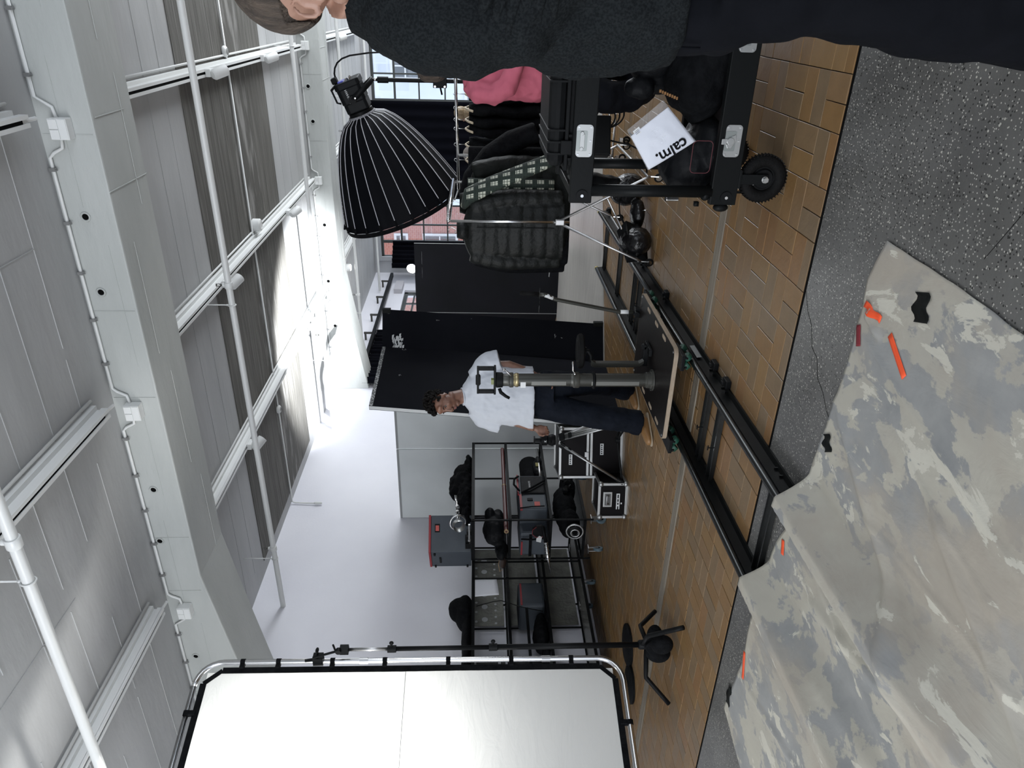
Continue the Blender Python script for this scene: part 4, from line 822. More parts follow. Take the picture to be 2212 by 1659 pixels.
q=MB(); q.b2((-4.860,6.285,.705),(-4.852,6.355,.765)); tg=part('tag',q,M_redl,t); q=MB(); q.b2((-4.860,6.38,.78),(-4.850,6.42,.84)); part('buckle',q,M_black,t)
text('lettering','NANLITE',.030,M_label,t,(-4.839,6.66,.80),(0,1,0),(0,0,1),extr=.0004)
q=MB(); q.tube([(-4.85,6.24,.93),(-4.83,6.24,.80),(-4.84,6.26,.66)],.006,6); q.tube([(-4.83,6.52,.92),(-4.80,6.6,.98),(-4.81,6.72,.97),(-4.83,6.8,.92)],.012,8); q.tube([(-4.84,6.5,.90),(-4.82,6.55,.80),(-4.82,6.7,.63),(-4.84,6.8,.62)],.011,8); part('strap',q,M_blackfab,t,smooth=True)
t=thing('black_pouch','flat octagonal black pouch edged in red leaning on the third shelf front','pouch',(-4.93,6.03,.65)); P8=[(.075*math.cos(PI/8+i*PI/4),.075*math.sin(PI/8+i*PI/4)) for i in range(8)]
T=Matrix.Translation((-4.985,6.02,.735))@Matrix.Rotation(PI/2,4,'X'); q=MB(); q.prism(P8,-.02,.02,T); part('body',q,M_darknylon,t,bevel=.004); q=MB(); q.tube([T@V((x*1.01,y*1.01,.022)) for x,y in P8[:6]],.0025,5); part('piping',q,M_redp,t)
t=thing('camera_bag','blue-grey soft bag with a thin red stripe, left of the octagonal pouch','bag',(-5.25,6.25,.62)); q=MB(); q.b2((-5.38,6.08,.625),(-5.06,6.55,.93)); part('body',q,M_gnyl,t,bevel=.03); q=MB(); q.b2((-5.36,6.070,.90),(-5.18,6.082,.915)); part('stripe',q,M_redp,t)
q=MB(); q.b2((-5.37,6.06,.80),(-5.08,6.075,.83)); q.tube([(-5.12,6.05,.92),(-5.12,6.04,.80),(-5.11,6.05,.66)],.010,8); part('strap',q,M_blackfab,t)
t=thing('camera_bag','dark blue-grey bag with a red stripe on the middle level of the left unit','bag',(-6.2,6.15,.62)); q=MB(); q.b2((-6.4,5.96,.625),(-6.0,6.33,.92)); part('body',q,M_gnyl,t,bevel=.03); q=MB(); q.b2((-6.004,5.97,.88),(-5.994,6.30,.90)); part('stripe',q,M_redp,t)
t=thing('light_pole','chrome threaded lamp spigot sticking out of the third shelf on a black arm','pole',(-5.1,5.98,.64)); q=MB(); q.tube([(-4.92,6.02,.70),(-5.09,5.96,.66)],.020,12); part('arm',q,M_black,t,smooth=True); q=MB(); q.tube([(-5.09,5.96,.66),(-5.26,5.90,.635),(-5.44,5.86,.60)],[.021,.017,.006],12); part('spigot',q,M_chrome,t,smooth=True); q=MB(); [q.torus(V((-5.09,5.96,.66)).lerp(V((-5.26,5.90,.635)),i/4),.024,.005,(.9,.3,.1)) for i in range(5)]; part('thread_ring',q,M_chrome,t,smooth=True)
q=MB(); q.prism([(-.045,-.02),(.03,-.03),(.045,0),(.01,.03),(-.03,.03)],0,.004,Matrix.Translation((-5.08,6.0,.73))@Matrix.Rotation(PI/2,4,'X')); part('grey_tag',q,M_label,t)
# fourth shelf
blob('equipment_bag','big black soft bag filling the lowest deck of the right shelf unit','bag',[((-5.10,6.55,.40),(.18,.34,.13)),((-5.08,6.25,.38),(.16,.16,.12)),((-5.05,6.85,.34),(.16,.2,.09))],M_blackfab,disp=.03)
t=thing('ring_light_head','silver ring head with round dark centre facing out of the lowest deck','light head',(-4.99,6.06,.26)); q=MB(); q.torus((-5.02,6.045,.345),.088,.012,(.05,-1,.1),32,8,sq=.6); part('outer_ring',q,M_alu,t,smooth=True); q=MB(); q.lathe([(.075,.0),(.078,.02),(.052,.03),(.050,.0)],(-5.02,6.05,.345),(.05,-1,.1),28,False); part('housing',q,M_black,t,smooth='a'); q=MB(); q.torus((-5.02,6.02,.345),.045,.009,(.05,-1,.1)); q.torus((-5.02,6.03,.345),.033,.004,(.05,-1,.1)); part('inner_ring',q,M_alu,t,smooth=True); q=MB(); q.cyl((-5.02,6.03,.345),.030,.02,(.05,-1,.1)); part('lens',q,M_dark,t)
q=MB(); [q.cyl(V((-5.02,6.035,.345))+V((math.cos(a),0,math.sin(a)))*.09,.004,.008,(0,1,0),8) for a in [i*PI/4 for i in range(8)]]; part('screw',q,M_steel,t)
t=thing('clamp_pile','black clamps and straps heaped beside the black soft bag on the lowest deck','clamps',(-4.93,6.7,.26)); q=MB(); rr=random.Random(2)
for i in range(9): q.box((-4.93+rr.uniform(-.03,.03),6.62+i*.04,.30+rr.uniform(0,.10)),(.04,.05,.05),Euler((rr.random()*3,rr.random()*3,0)).to_matrix())
part('clamp',q,M_black,t,bevel=.004)
blob('tool_pouch','black pouch with a dull yellow patch above the flight cases','pouch',[((-4.93,7.1,.70-.02),(.06,.16,.05)),((-4.9,7.2,.66),(.05,.1,.04))],M_darknylon,disp=.03)
q=MB(); q.b2((-4.868,7.05,.665),(-4.860,7.12,.70)); part('patch',q,mat('dull yellow',(.16,.14,.03),.7),bpy.data.objects['tool_pouch'])
# left unit
blob('equipment_bag','black rounded bag lying on top of the left shelf unit','bag',[((-6.2,6.05,1.53),(.17,.24,.11)),((-6.2,6.1,1.60),(.13,.15,.12)),((-6.2,5.6,1.50),(.16,.5,.06)),((-6.2,5.2,1.5),(.15,.3,.06))],M_blackfab,disp=.02)
blob('equipment_bag','black cap shaped bag on the middle level of the left shelf unit','bag',[((-6.15,5.65,.69),(.16,.22,.09)),((-6.15,5.80,.68),(.14,.13,.07)),((-6.15,5.4,.65),(.12,.14,.04))],M_blackfab,disp=.03)
q=MB(); q.tube([(-5.97,5.93,1.40),(-5.96,5.99,1.20),(-5.96,6.0,1.12),(-5.96,5.9,.9),(-5.98,5.85,.66)],.005,6); o=part('cable',q,M_black,smooth=True); tag(o,'thin black cable hanging down the left shelf unit','cable')

# ================================================================ FLIGHT CASES, TRIPOD
M_lam=mat('dark brown case laminate',(.010,.008,.009),.45)
def flight(name,label,o,u,w_,d_,h_,seams=(),lid=None):
    t=thing(name,label,'case',tuple(o)); u=V(u).normalized(); n=V((-u.y,u.x,0)); o=V(o); Z=V((0,0,1))
    R=Matrix((u,n,Z)).transposed()
    q=MB(); q.box(o+u*w_/2+n*d_/2+Z*(h_/2+.01),(w_-.01,d_-.01,h_-.02),R); part('panel',q,M_lam,t)
    e=.024; q=MB()
    zs=[.01,h_]+list(seams)
    for z in zs:
        for k in (0,1): q.box(o+u*w_/2+n*d_*k+Z*z,(w_,.008,e),R); q.box(o+u*w_*k+n*d_/2+Z*z,(.008,d_,e),R)
    for a in (0,1):
        for b in (0,1): q.box(o+u*w_*a+n*d_*b+Z*h_/2,(e,e,h_),R)
    part('edging',q,M_alu,t,bevel=.002)
    for a in (0,1):
        for b in (0,1):
            for z in (.02,h_-.01): q=MB(); q.ell(o+u*w_*a+n*d_*b+Z*z,.026,None,10,6); part('ball_corner',q,M_alu,t,smooth=True)
    return t,u,n,R
fc,u,n,R=flight('flight_case','large dark brown flight case with aluminium edges standing behind the silver tripod',(-4.03,5.66,0),(.93,.36,0),.47,.42,.60,(.30,.335))
for (a,z,w_) in ((.17,.50,.10),(.27,.20,.11)):
    p=V((-4.03,5.66,0))+u*a-n*.004+V((0,0,z)); q=MB(); q.box(p,(w_,.003,.032),R); part('label',q,M_label,fc)
    for k in range(5): q=MB(); q.box(p-n*.002+u*(-w_*.36+k*w_*.18)+V((0,0,.002)),(w_*.1,.002,.010 if k%2 else .014),R); part('lettering',q,M_ink,fc)
q=MB(); q.box(V((-4.03,5.66,0))+u*.22-n*.006+V((0,0,.345)),(.05,.012,.04),R); part('latch',q,M_steel,fc,bevel=.002)
sc_,u,n,R=flight('flight_case','small square dark flight case with aluminium edges, drop handle and white label on the tiles',(-4.235,5.31,0),(.97,.24,0),.325,.34,.262)
o_=V((-4.235,5.31,0)); 
q=MB(); q.box(o_+u*.175-n*.006+V((0,0,.185)),(.15,.008,.085),R); hp=part('handle_plate',q,M_alu,sc_,bevel=.004); q=MB(); q.box(o_+u*.175-n*.011+V((0,0,.185)),(.115,.004,.055),R); part('handle_recess',q,mat('shadow grey recess',(.10,.10,.10),.5,.5),hp); q=MB(); q.tube([o_+u*.135-n*.018+V((0,0,.175)),o_+u*.135-n*.022+V((0,0,.195)),o_+u*.215-n*.022+V((0,0,.195)),o_+u*.215-n*.018+V((0,0,.175))],.007,8); part('handle',q,M_steel,hp,smooth=True)
q=MB(); q.box(o_+u*.155-n*.006+V((0,0,.088)),(.155,.003,.032),R); part('label',q,M_label,sc_)
for k,(a_,w_) in enumerate(((.092,.030),(.132,.018),(.165,.026),(.205,.034))): q=MB(); q.box(o_+u*a_-n*.0082+V((0,0,.088)),(w_,.0015,.012),R); part('lettering',q,M_ink,sc_)
q=MB(); q.box(o_+u*.135-n*.006+V((0,0,.056)),(.016,.002,.012),R); part('sticker',q,M_label,sc_)
tp=thing('tripod','low silver twin-tube tripod with black head standing in front of the flight cases','tripod',(-3.55,5.58,0))
ap=V((-3.54,5.55,.70))
for f_ in ((-3.93,5.40,.03),(-3.40,5.80,.03),(-3.22,5.38,.03)):
    f_=V(f_); d=(f_-ap); s_=d.cross(V((0,0,1))).normalized()*.021; q=MB()
    for k in (-1,0,1): q.tube([ap+d*.08+s_*k,ap+d*.93+s_*k*.9],.0095 if k else .007,10)
    lg=part('leg',q,M_alu,tp,smooth=True)
    for k_,bx_ in ((.12,(.06,.05,.05)),(.22,(.055,.03,.03)),(.93,(.055,.035,.07))): q=MB(); q.box(ap+d*k_,bx_,d.to_track_quat('Z','Y').to_matrix()); part('leg_clamp',q,M_black,lg,bevel=.003)
    q=MB(); q.ell(f_,(.022,.022,.026)); part('foot',q,M_rubber,lg,smooth=True)
q=MB(); q.tube([(-3.93,5.42,.05),(-3.56,5.58,.10)],.010,8); q.tube([(-3.42,5.78,.05),(-3.56,5.58,.10)],.010,8); q.tube([(-3.24,5.40,.05),(-3.56,5.58,.10)],.010,8); q.cyl((-3.56,5.58,.10),.03,.04); part('spreader',q,M_black,tp,smooth='a')
q=MB(); q.lathe([(.045,-.03),(.055,0),(.045,.03),(.038,.04),(.050,.05),(.050,.10),(.03,.11)],ap+V((0,0,.01))); q.cyl(ap+V((0,0,.14)),.018,.07); q.box(ap+V((0,0,.172)),(.06,.04,.012)); q.tube([ap+V((.0,-.05,.02)),ap+V((.03,-.08,.03))],.008,8); hd=part('head',q,M_black,tp,smooth='a')
text('logo','K',.030,M_label,tp,ap+V((.02,-.053,.075)),(1,.35,0),(0,0,1))

# ================================================================ SOFTBOX LAMP
C0=V((0,0,1.4))
def sc13(p): return C0+(V(p)-C0)*1.31
hub=sc13((-.835,6.17,2.32)); axv=V((-.735,.07,-.285)).normalized(); LS=1.03; RS=.70
sl=thing('softbox_lamp','large black deep parabolic softbox with silver ribs on a studio lamp and tall stand','studio light',(hub.x+.10,hub.y,0))
ax2=axv.to_track_quat('Z','Y').to_matrix()
NR=24
def sh(t,a,k=1.0):
    r=(.125+(RS-.125)*t**.62)*k; 
    z=LS*(t**1.15)
    return hub+axv*z+ax2@V((r*math.cos(a),r*math.sin(a),0))
rings=[]
for i in range(15):
    t=i/14; row=[]
    for j in range(NR*4):
        a=2*PI*j/(NR*4); fr_=abs(((j%4)/4)-.0); k=1-.018*math.sin(PI*((j%4)/4))
        row.append(sh(t,a,k))
    rings.append(row)
q=MB(); q.loft(rings,False); shell=part('softbox_shell',q,mat('softbox black nylon',(.0045,.005,.008),.6),sl,smooth='a')
M_rib=mat('silver piping',(.50,.50,.53),.45)
for j in range(NR):
    q=MB(); q.tube([sh(i/12*.95,2*PI*j/NR,1.006) for i in range(13)],.0048,5,cap=False); rb=part('rib',q,M_rib,sl,smooth=True)
    q=MB(); q.tube([sh(.955,2*PI*j/NR,1.0),sh(1.0,2*PI*j/NR,1.02)],.012,6); part('rib_end',q,M_blackfab,rb)
q=MB(); q.loft([[sh(1.0,2*PI*j/96,1.0) for j in range(96)],[sh(1.0,2*PI*j/96,1.0)+axv*.05 for j in range(96)]],False); part('rim',q,M_blackfab,sl)
q=MB(); q.cyl(hub+axv*(LS+.0),RS*.97,.01,axv,48); part('front_diffuser',q,mat('softbox front',(.5,.5,.5),.8),sl)
q=MB(); q.lathe([(.14,-.01),(.15,.0),(.15,.03),(.13,.05)],hub,axv,36,False); part('mount_collar',q,mat('grey velcro collar',(.12,.12,.13),.9,c2=(.3,.3,.32),scale=60),sl,smooth='a')
q=MB(); q.lathe([(.11,-.05),(.13,-.04),(.13,.0)],hub,axv,32); part('speed_ring',q,M_black,sl,smooth='a')
# lamp head: octagonal body behind the hub
M_lamp=mat('lamp housing',(.016,.018,.020),.42)
up=ax2@V((0,1,0)); sd_=ax2@V((1,0,0))
Rm=Matrix((sd_,up,axv)).transposed()
hb=hub-axv*.05
q=MB()
o8=[(-.10,-.13),(.10,-.13),(.12,-.10),(.12,.09),(.09,.13),(-.09,.13),(-.12,.09),(-.12,-.10)]
T=Matrix.Translation(hb)@Rm.to_4x4()
for z0,z1,k in ((-.10,0,.95),(-.25,-.095,1.0),(-.31,-.245,1.06)): q.prism([(x*k,y*k) for x,y in o8],z0,z1,T)
lh=part('lamp_body',q,M_lamp,sl,bevel=.01)
q=MB()
for s_ in (-1,1): q.tube([T@V((.11*s_,.13,-.30)),T@V((.11*s_,.165,-.28)),T@V((.11*s_,.165,-.15)),T@V((.11*s_,.13,-.13))],.010,8)
q.tube([T@V((-.11,.165,-.28)),T@V((.11,.165,-.28))],.012,8); part('carry_frame',q,M_black,lh,smooth=True)
q=MB(); q.box(T@V((0,.06,-.315)),(.10,.06,.01),Rm); part('display',q,mat('blue screen',(.01,.012,.05),.2,emit=((.05,.06,.30),.6)),lh)
q=MB(); q.cyl(T@V((.03,-.03,-.32)),.02,.02,axv); q.cyl(T@V((-.05,-.03,-.32)),.012,.02,axv); part('dial',q,M_steel,lh)
for s_ in (-1,1):
    text('lettering','NANLUX',.034,M_label,lh,T@V((s_*.1205,.03,-.17)),Rm@V((0,0,s_*1.0)),Rm@V((0,1,0)))
# yoke
q=MB()
for s_ in (-1,1):
    q.tube([T@V((.135*s_,0,-.13)),T@V((.150*s_,-.06,-.15)),T@V((.150*s_,-.16,-.19)),T@V((.10*s_,-.225,-.215)),T@V((0,-.24,-.22))],.014,8,flat=2.0)
    q.cyl(T@V((.135*s_,0,-.13)),.04,.03,sd_)
yk=part('yoke',q,M_black,sl,smooth='a')
q=MB(); [q.cyl(T@V((.168*s_,-.04+.0,-.14)),.008,.01,sd_) for s_ in (-1,1)]; part('yoke_bolt',q,M_chrome,yk)
yb=T@V((0,-.25,-.22)); px_,py_=yb.x,yb.y
q=MB(); q.tube([(px_,py_,yb.z),(px_,py_,yb.z-.05)],.016,10); part('spigot',q,M_chrome,sl,smooth=True)
q=MB(); q.tube([(px_,py_,yb.z-.05),(px_,py_,yb.z-.16)],.032,12); q.tube([(px_,py_,yb.z-.13),(px_,py_,1.1)],.021,12); q.tube([(px_,py_,1.25),(px_,py_,.35)],.027,12); part('stand_pole',q,M_black,sl,smooth='a')
q=MB(); q.box((px_,py_,1.78),(.13,.08,.14)); q.tube([(px_-.05,py_,1.78),(px_-.13,py_-.03,1.76)],.010,8); k_=part('pole_clamp',q,M_blackpl,sl,bevel=.01)
q=MB(); [q.cyl((px_+dx,py_-.045,1.78+dz),.010,.012,(0,1,0)) for dx in (-.05,.05) for dz in (-.05,.05)]; part('clamp_bolt',q,M_chrome,k_)
for a in (.3,2.4,4.5):
    q=MB(); q.tube([(px_,py_,.75),(px_+.62*math.cos(a),py_+.62*math.sin(a),.03)],.014,8); q.ell((px_+.62*math.cos(a),py_+.62*math.sin(a),.025),.025); part('leg',q,M_black,sl,smooth=True)
q=MB(); e0=T@V((0,.10,-.36)); q.tube([e0,e0+V((.04,.02,.01)),e0+V((.09,.04,.005)),e0+V((.14,.06,-.02)),e0+V((.18,.07,-.07)),e0+V((.21,.08,-.15)),e0+V((.24,.09,-.35)),e0+V((.27,.10,-.9)),e0+V((.28,.10,-2.2))],.009,8); part('power_cable',q,M_black,sl,smooth=True)
q=MB(); q.box(T@V((.0,.12,-.34)),(.08,.06,.06),Rm); part('control_box',q,M_blackpl,sl,bevel=.01)
# lettering along the top of the shell near the rim
for ang in range(NR):
    a=2*PI*(ang+.5)/NR; p=sh(.80,a,1.0); nrm_=(ax2@V((math.cos(a),math.sin(a),0)))
    if nrm_.z>.80 and nrm_.y<.2:
        tn=axv.cross(nrm_).normalized(); dd=(sh(.9,a)-sh(.7,a)).normalized(); text('lettering','NANLUX',.085,M_rib,sl,p+nrm_*.012,dd,dd.cross(nrm_)*-1,extr=.0005); break

# ================================================================ GARMENT RACKS
r1=thing('garment_rack','near chrome garment rack with castors and A-shaped legs holding the puffer jackets','clothes rack',(-1.47,6.0,0))
xA,yA,yB=-1.49,5.42,6.75
q=MB(); q.tube([(xA,yA,1.615),(xA+.02,yB,1.615)],.014,12); tb=part('top_bar',q,M_chrome,r1,smooth=True)
q=MB()
for i in range(26): q.torus((xA+.0,yA+.05+i*.05,1.615),.017,.0022,(.12*(1 if i%2 else -1),1,0),12,5)
part('hook_spiral',q,M_steel,tb,smooth=True)
for y,nm in ((yA,'near'),(yB,'far')):
    q=MB(); q.tube([(xA,y,1.60),(xA,y,.69)],.0105,10); part('post',q,M_chrome,r1,smooth=True)
    q=MB(); q.box((xA,y,.765),(.045,.03,.07)); part('joint_block',q,M_steel,r1,bevel=.006)
    fx1,fx2=(-1.80,-1.14)
    for fx_ in (fx1,fx2):
        q=MB(); q.tube([(xA,y,.79),(xA+(fx_-xA)*.95,y+.02,.14),(fx_,y+.02,.10)],.010,8); q.tube([(xA,y+.012,.78),(xA+(fx_-xA)*.95,y+.032,.14)],.006,6); part('leg',q,M_steel,r1,smooth=True)
        q=MB(); q.torus((fx_-.01,y+.02,.036),.028,.009,(.3,1,0),20,8); w_=part('castor',q,M_rubber,r1,smooth=True); q=MB(); q.cyl((fx_-.01,y+.02,.036),.022,.016,(.3,1,0)); q.tube([(fx_,y+.02,.10),(fx_,y+.01,.04)],.007,6); part('castor_hub',q,M_chrome,w_,smooth='a')
for fx_ in (-1.80,-1.14): q=MB(); q.tube([(fx_,yA+.02,.12),(fx_,yB+.02,.12)],.010,8); part('base_bar',q,M_steel,r1,smooth=True)
q=MB(); q.tube([(xA-.05,yA+.02,.28),(xA+.05,yB,.28)],.008,8); part('cross_bar',q,M_steel,r1,smooth=True)
r2=thing('garment_rack','rear chrome garment rack with wooden hangers of black clothes crossing before the softbox','clothes rack',(-.9,7.0,0))
q=MB(); q.tube([(-1.62,7.02,1.575),(-.30,6.95,1.595)],.014,12); part('top_bar',q,M_chrome,r2,smooth=True)
q=MB(); q.tube([(-1.62,7.02,1.575),(-1.62,6.6,1.60),(-1.50,6.2,1.61)],.007,8); part('hook',q,M_steel,r2,smooth=True)
for x in (-1.30,-.32): q=MB(); q.tube([(x,7.0,1.57),(x,7.0,.08)],.015,10); part('post',q,M_chrome,r2,smooth=True)
q=MB(); q.tube([(-1.30,6.72,.115),(-1.30,7.25,.115)],.012,8); q.tube([(-1.30,7.0,.115),(-.32,7.0,.115)],.012,8); q.tube([(-1.25,6.75,.22),(-.40,6.75,.22)],.009,8); part('base_rail',q,M_chrome,r2,smooth=True)
for (x,y) in ((-1.10,6.80),(-1.28,6.93),(-.32,6.8)): q=MB(); q.torus((x,y,.036),.026,.010,(.3,1,0),20,8); w_=part('castor',q,M_rubber,r2,smooth=True); q=MB(); q.cyl((x,y,.036),.02,.018,(.3,1,0)); q.box((x,y,.085),(.03,.03,.03)); part('castor_hub',q,M_chrome,w_)

def jacket(name,label,c,ang,wd,dp,ztop,zbot,m,quilt=0,sleeve=True,lean=0,group=None,collar=True,vox=.011,cat='jacket',slr=.065):
    """hanging garment: c = hanger point, ang = direction of the shoulder line"""
    t=thing(name,label,cat,(c[0],c[1],zbot),group=group)
    a=V((math.cos(ang),math.sin(ang),0)); b=V((-a.y,a.x,0)); q=MB(); R=[]; n=30
    H=ztop-zbot
    for i in range(n+1):
        f=i/n; z=ztop-.03-f*(H-.03)
        if f<.10: ww=wd*(.14+.36*math.sin(f/.10*PI/2)); d_=dp*(.45+.35*f/.10)
        else: ww=wd*(.5-.02*math.sin((f-.1)*PI)+.03*f); d_=dp*(.85+.15*f)
        k=0
        if quilt: ph=(f*H/quilt)%1; k=.014*math.sin(PI*ph)**.6-.006
        R.append((V((c[0],c[1],z))+b*lean*f,ww+k,d_/2+k,a,b,.75))
    R.reverse(); q.ellring(R)
    if sleeve:
        for s_ in (-1,1):
            P0=V((c[0],c[1],ztop-.10))+a*s_*wd*.43; pts=[];rs=[]
            for i in range(25):
                f=i/24; pts.append(P0+V((0,0,-f*H*.86))+a*s_*(.07*math.sin(min(1,f*2)*PI/2)+.0*f)+b*(.03*f*f)); 
                kk=0
                if quilt: ph=(f*H*.86/(quilt*.92))%1; kk=.009*math.sin(PI*ph)**.6-.004
                rs.append(slr*(1-.28*f)+kk)
            q.tube(pts,rs,14)
    bd=part('body',q,m,t,smooth=True,remesh=vox,smit=2)
    if collar:
        q=MB(); q.ellring([(V((c[0],c[1],ztop-.075)),wd*.20,dp*.45,a,b,1),(V((c[0],c[1],ztop-.02)),wd*.17,dp*.42,a,b,1),(V((c[0],c[1],ztop+.015)),wd*.15,dp*.36,a,b,1)]); part('collar',q,m,t,smooth=True)
    q=MB(); q.tube([V((c[0],c[1],ztop-.05)),V((c[0],c[1],ztop+.02)),V((c[0]+.02,c[1],ztop+.055)),V((c[0],c[1],ztop+.085)),V((c[0]-.015,c[1],ztop+.075))],.003,6); part('hanger_hook',q,M_steel,t,smooth=True)
    return t,bd,a,b
M_puff=mat('black puffer nylon',(.010,.012,.011),.5,c2=(.014,.016,.015),scale=10,bump=.6,bscale=16,spec=.4)
M_puff2=mat('black green-tinted puffer nylon',(.011,.013,.011),.55,bump=.55,bscale=14)
t,bd,a,b=jacket('puffer_jacket','black quilted puffer jacket, front-most on the near clothes rack, zip visible',(-1.60,5.57),.04,.42,.20,1.54,.72,M_puff,quilt=.098,slr=.078)
q=MB(); q.tube([V((-1.55,5.462,z)) for z in (1.40,1.2,1.0,.8)],.003,5); part('zip',q,M_blackpl,t)
t,bd,a,b=jacket('puffer_jacket','black quilted puffer jacket hanging behind the front one, thicker baffles on the right sleeve',(-1.44,5.77),.10,.50,.22,1.52,.66,M_puff2,quilt=.125,slr=.10)
jacket('hooded_jacket','long dark jacket with hood at the far end of the near rack, lowest hem',(-1.75,6.02),.2,.50,.20,1.50,.62,M_blackfab,slr=.07)
M_plaid=mat('green black and white plaid',(.02,.03,.02),.85)
def plaid():
    N,L,b_=nodes(M_plaid); tc=N.new('ShaderNodeTexCoord'); sp=N.new('ShaderNodeSeparateXYZ'); L.new(tc.outputs['Object'],sp.inputs[0])
    def st(sock,f,th,off=0):
        m=N.new('ShaderNodeMath'); m.operation='MULTIPLY_ADD'; m.inputs[1].default_value=f; m.inputs[2].default_value=off; L.new(sock,m.inputs[0])
        fr_=N.new('ShaderNodeMath'); fr_.operation='FRACT'; L.new(m.outputs[0],fr_.inputs[0]); g=N.new('ShaderNodeMath'); g.operation='GREATER_THAN'; g.inputs[1].default_value=th; L.new(fr_.outputs[0],g.inputs[0]); return g.outputs[0]
    ad=N.new('ShaderNodeMath'); ad.operation='ADD'; L.new(sp.outputs[0],ad.inputs[0]); L.new(sp.outputs[1],ad.inputs[1])
    v1=st(ad.outputs[0],13,.42); h1=st(sp.outputs[2],11,.42); h2=st(sp.outputs[2],44,.80,.3); v2=st(ad.outputs[0],52,.80)
    def mth(op,a,b): m=N.new('ShaderNodeMath'); m.operation=op; L.new(a,m.inputs[0]); L.new(b,m.inputs[1]); return m.outputs[0]
    w_=mth('MULTIPLY',v1,h1); gr=mth('MAXIMUM',h2,v2)
    mx=N.new('ShaderNodeMix'); mx.data_type='RGBA'; L.new(w_,mx.inputs['Factor']); mx.inputs['A'].default_value=(.008,.014,.011,1); mx.inputs['B'].default_value=(.42,.43,.36,1)
    m2=N.new('ShaderNodeMix'); m2.data_type='RGBA'; L.new(gr,m2.inputs['Factor']); L.new(mx.outputs['Result'],m2.inputs['A']); m2.inputs['B'].default_value=(.014,.026,.018,1); L.new(m2.outputs['Result'],b_.inputs['Base Color'])
plaid()
t=thing('plaid_jacket','green, black and cream plaid overshirt on the near rack, only its sleeve and side showing','jacket',(-1.12,5.55,.75))
q=MB(); q.tube([(-1.42,5.62,1.50),(-1.33,5.56,1.46),(-1.24,5.53,1.30),(-1.14,5.50,1.08),(-1.06,5.48,.90),(-1.02,5.47,.82)],[.04,.075,.072,.066,.060,.056],16,flat=.7); part('sleeve',q,M_plaid,t,smooth=True); q=MB(); q.tube([(-1.02,5.47,.82),(-1.0,5.465,.76)],.058,16,flat=.7); part('cuff',q,M_plaid,t,smooth=True)
q=MB(); q.ellring([(V((-1.34,5.66,z)),.12,.04,V((1,.1,0)),V((-.1,1,0)),.8) for z in (.80,.95,1.1,1.25,1.4,1.47)]); part('body',q,M_plaid,t,smooth=True)
t=thing('dark_jacket','plain black jacket with a long diagonal sleeve beside the plaid overshirt','jacket',(-1.10,6.1,.8)); q=MB(); q.tube([(-1.45,5.95,1.50),(-1.30,5.98,1.42),(-1.12,6.0,1.28),(-1.0,6.0,1.12),(-.92,6.0,.92)],[.06,.10,.10,.09,.08],16); q.ellring([(V((-1.30,6.1,z)),.24,.07,V((1,.1,0)),V((-.1,1,0)),.8) for z in (.80,1.0,1.2,1.35,1.47)]); part('body',q,M_blackfab,t,smooth=True,remesh=.012,smit=3)
xs=[-1.34,-1.20,-1.06,-.98,-.88,-.76,-.64,-.50]
nm=['black garment on a wooden hanger, leftmost on the rear rack','black garment second from the left on the rear rack','black garment third from the left on the rear rack','black garment in the middle of the rear rack, left of centre','black garment in the middle of the rear rack, right of centre','black garment third from the right on the rear rack','black garment beside the pink hoodie on the rear rack','rightmost black garment on the rear rack']
M_wood=mat('pale wooden hanger',(.50,.42,.30),.5)
for i,x in enumerate(xs):
    t=thing('black_garment',nm[i],'garment',(x,7.0,.65),group='black clothes on the rear rack'); R=[]; zt=1.47 if i<6 else 1.46
    for k in range(14): f=k/13; z=zt-f*(.80+.05*math.sin(i)); R.append((V((x+.01*math.sin(k+i),7.0,z)),.05+.02*f+.008*math.sin(k*1.7+i),.10+.16*min(1,f*5),V((1,0,0)),V((0,1,0)),.8))
    R.reverse(); q=MB(); q.ellring(R,n=20); part('cloth',q,M_blackfab,t,smooth=True)
    q=MB(); q.tube([(x,6.80,zt-.035),(x,6.9,zt+.012),(x,7.0,zt+.035),(x,7.1,zt+.012),(x,7.2,zt-.035)],.011,8,flat=.6); part('hanger',q,M_wood,t,smooth=True)
    q=MB(); q.tube([(x,7.0,zt+.03),(x,7.0,1.56),(x+.012,7.0,1.605),(x+.0,6.985,1.612),(x-.018,6.98,1.59)],.0028,6); part('hanger_hook',q,M_steel,t,smooth=True)
# shiny black weight bags on the near rack base
M_vinylb=mat('shiny black vinyl',(.010,.010,.011),.22,bump=.7,bscale=16,spec=.7)
t=thing('weight_bag','shiny black vinyl saddle bag lying across the near rack base bars','sandbag',(-1.55,5.75,0))
q=MB()
for e in (((-1.68,5.60,.13),(.12,.19,.125),(.1,.3,.2)),((-1.36,5.97,.155),(.13,.17,.15),(0,-.3,.4)),((-1.52,5.80,.09),(.13,.10,.06),(0,.0,.2))): q.ell(e[0],e[1],Euler(e[2]).to_matrix(),16,10)
o=part('bag',q,M_vinylb,t,smooth=True,remesh=.009,smit=3); tx=bpy.data.textures.new('crumple','CLOUDS'); tx.noise_scale=.06; d=o.modifiers.new('d','DISPLACE'); d.texture=tx; d.strength=.014; d.texture_coords='GLOBAL'
q=MB(); q.add([(-1.83,5.50,.20),(-1.62,5.66,.27),(-1.62,5.72,.02),(-1.83,5.56,.02),(-1.60,5.50,.21),(-1.52,5.60,.22)],[(0,1,2,3),(0,4,5,1),(0,3,4),(4,3,2,5)]); part('flap',q,M_blackpl,t,solid=.006)
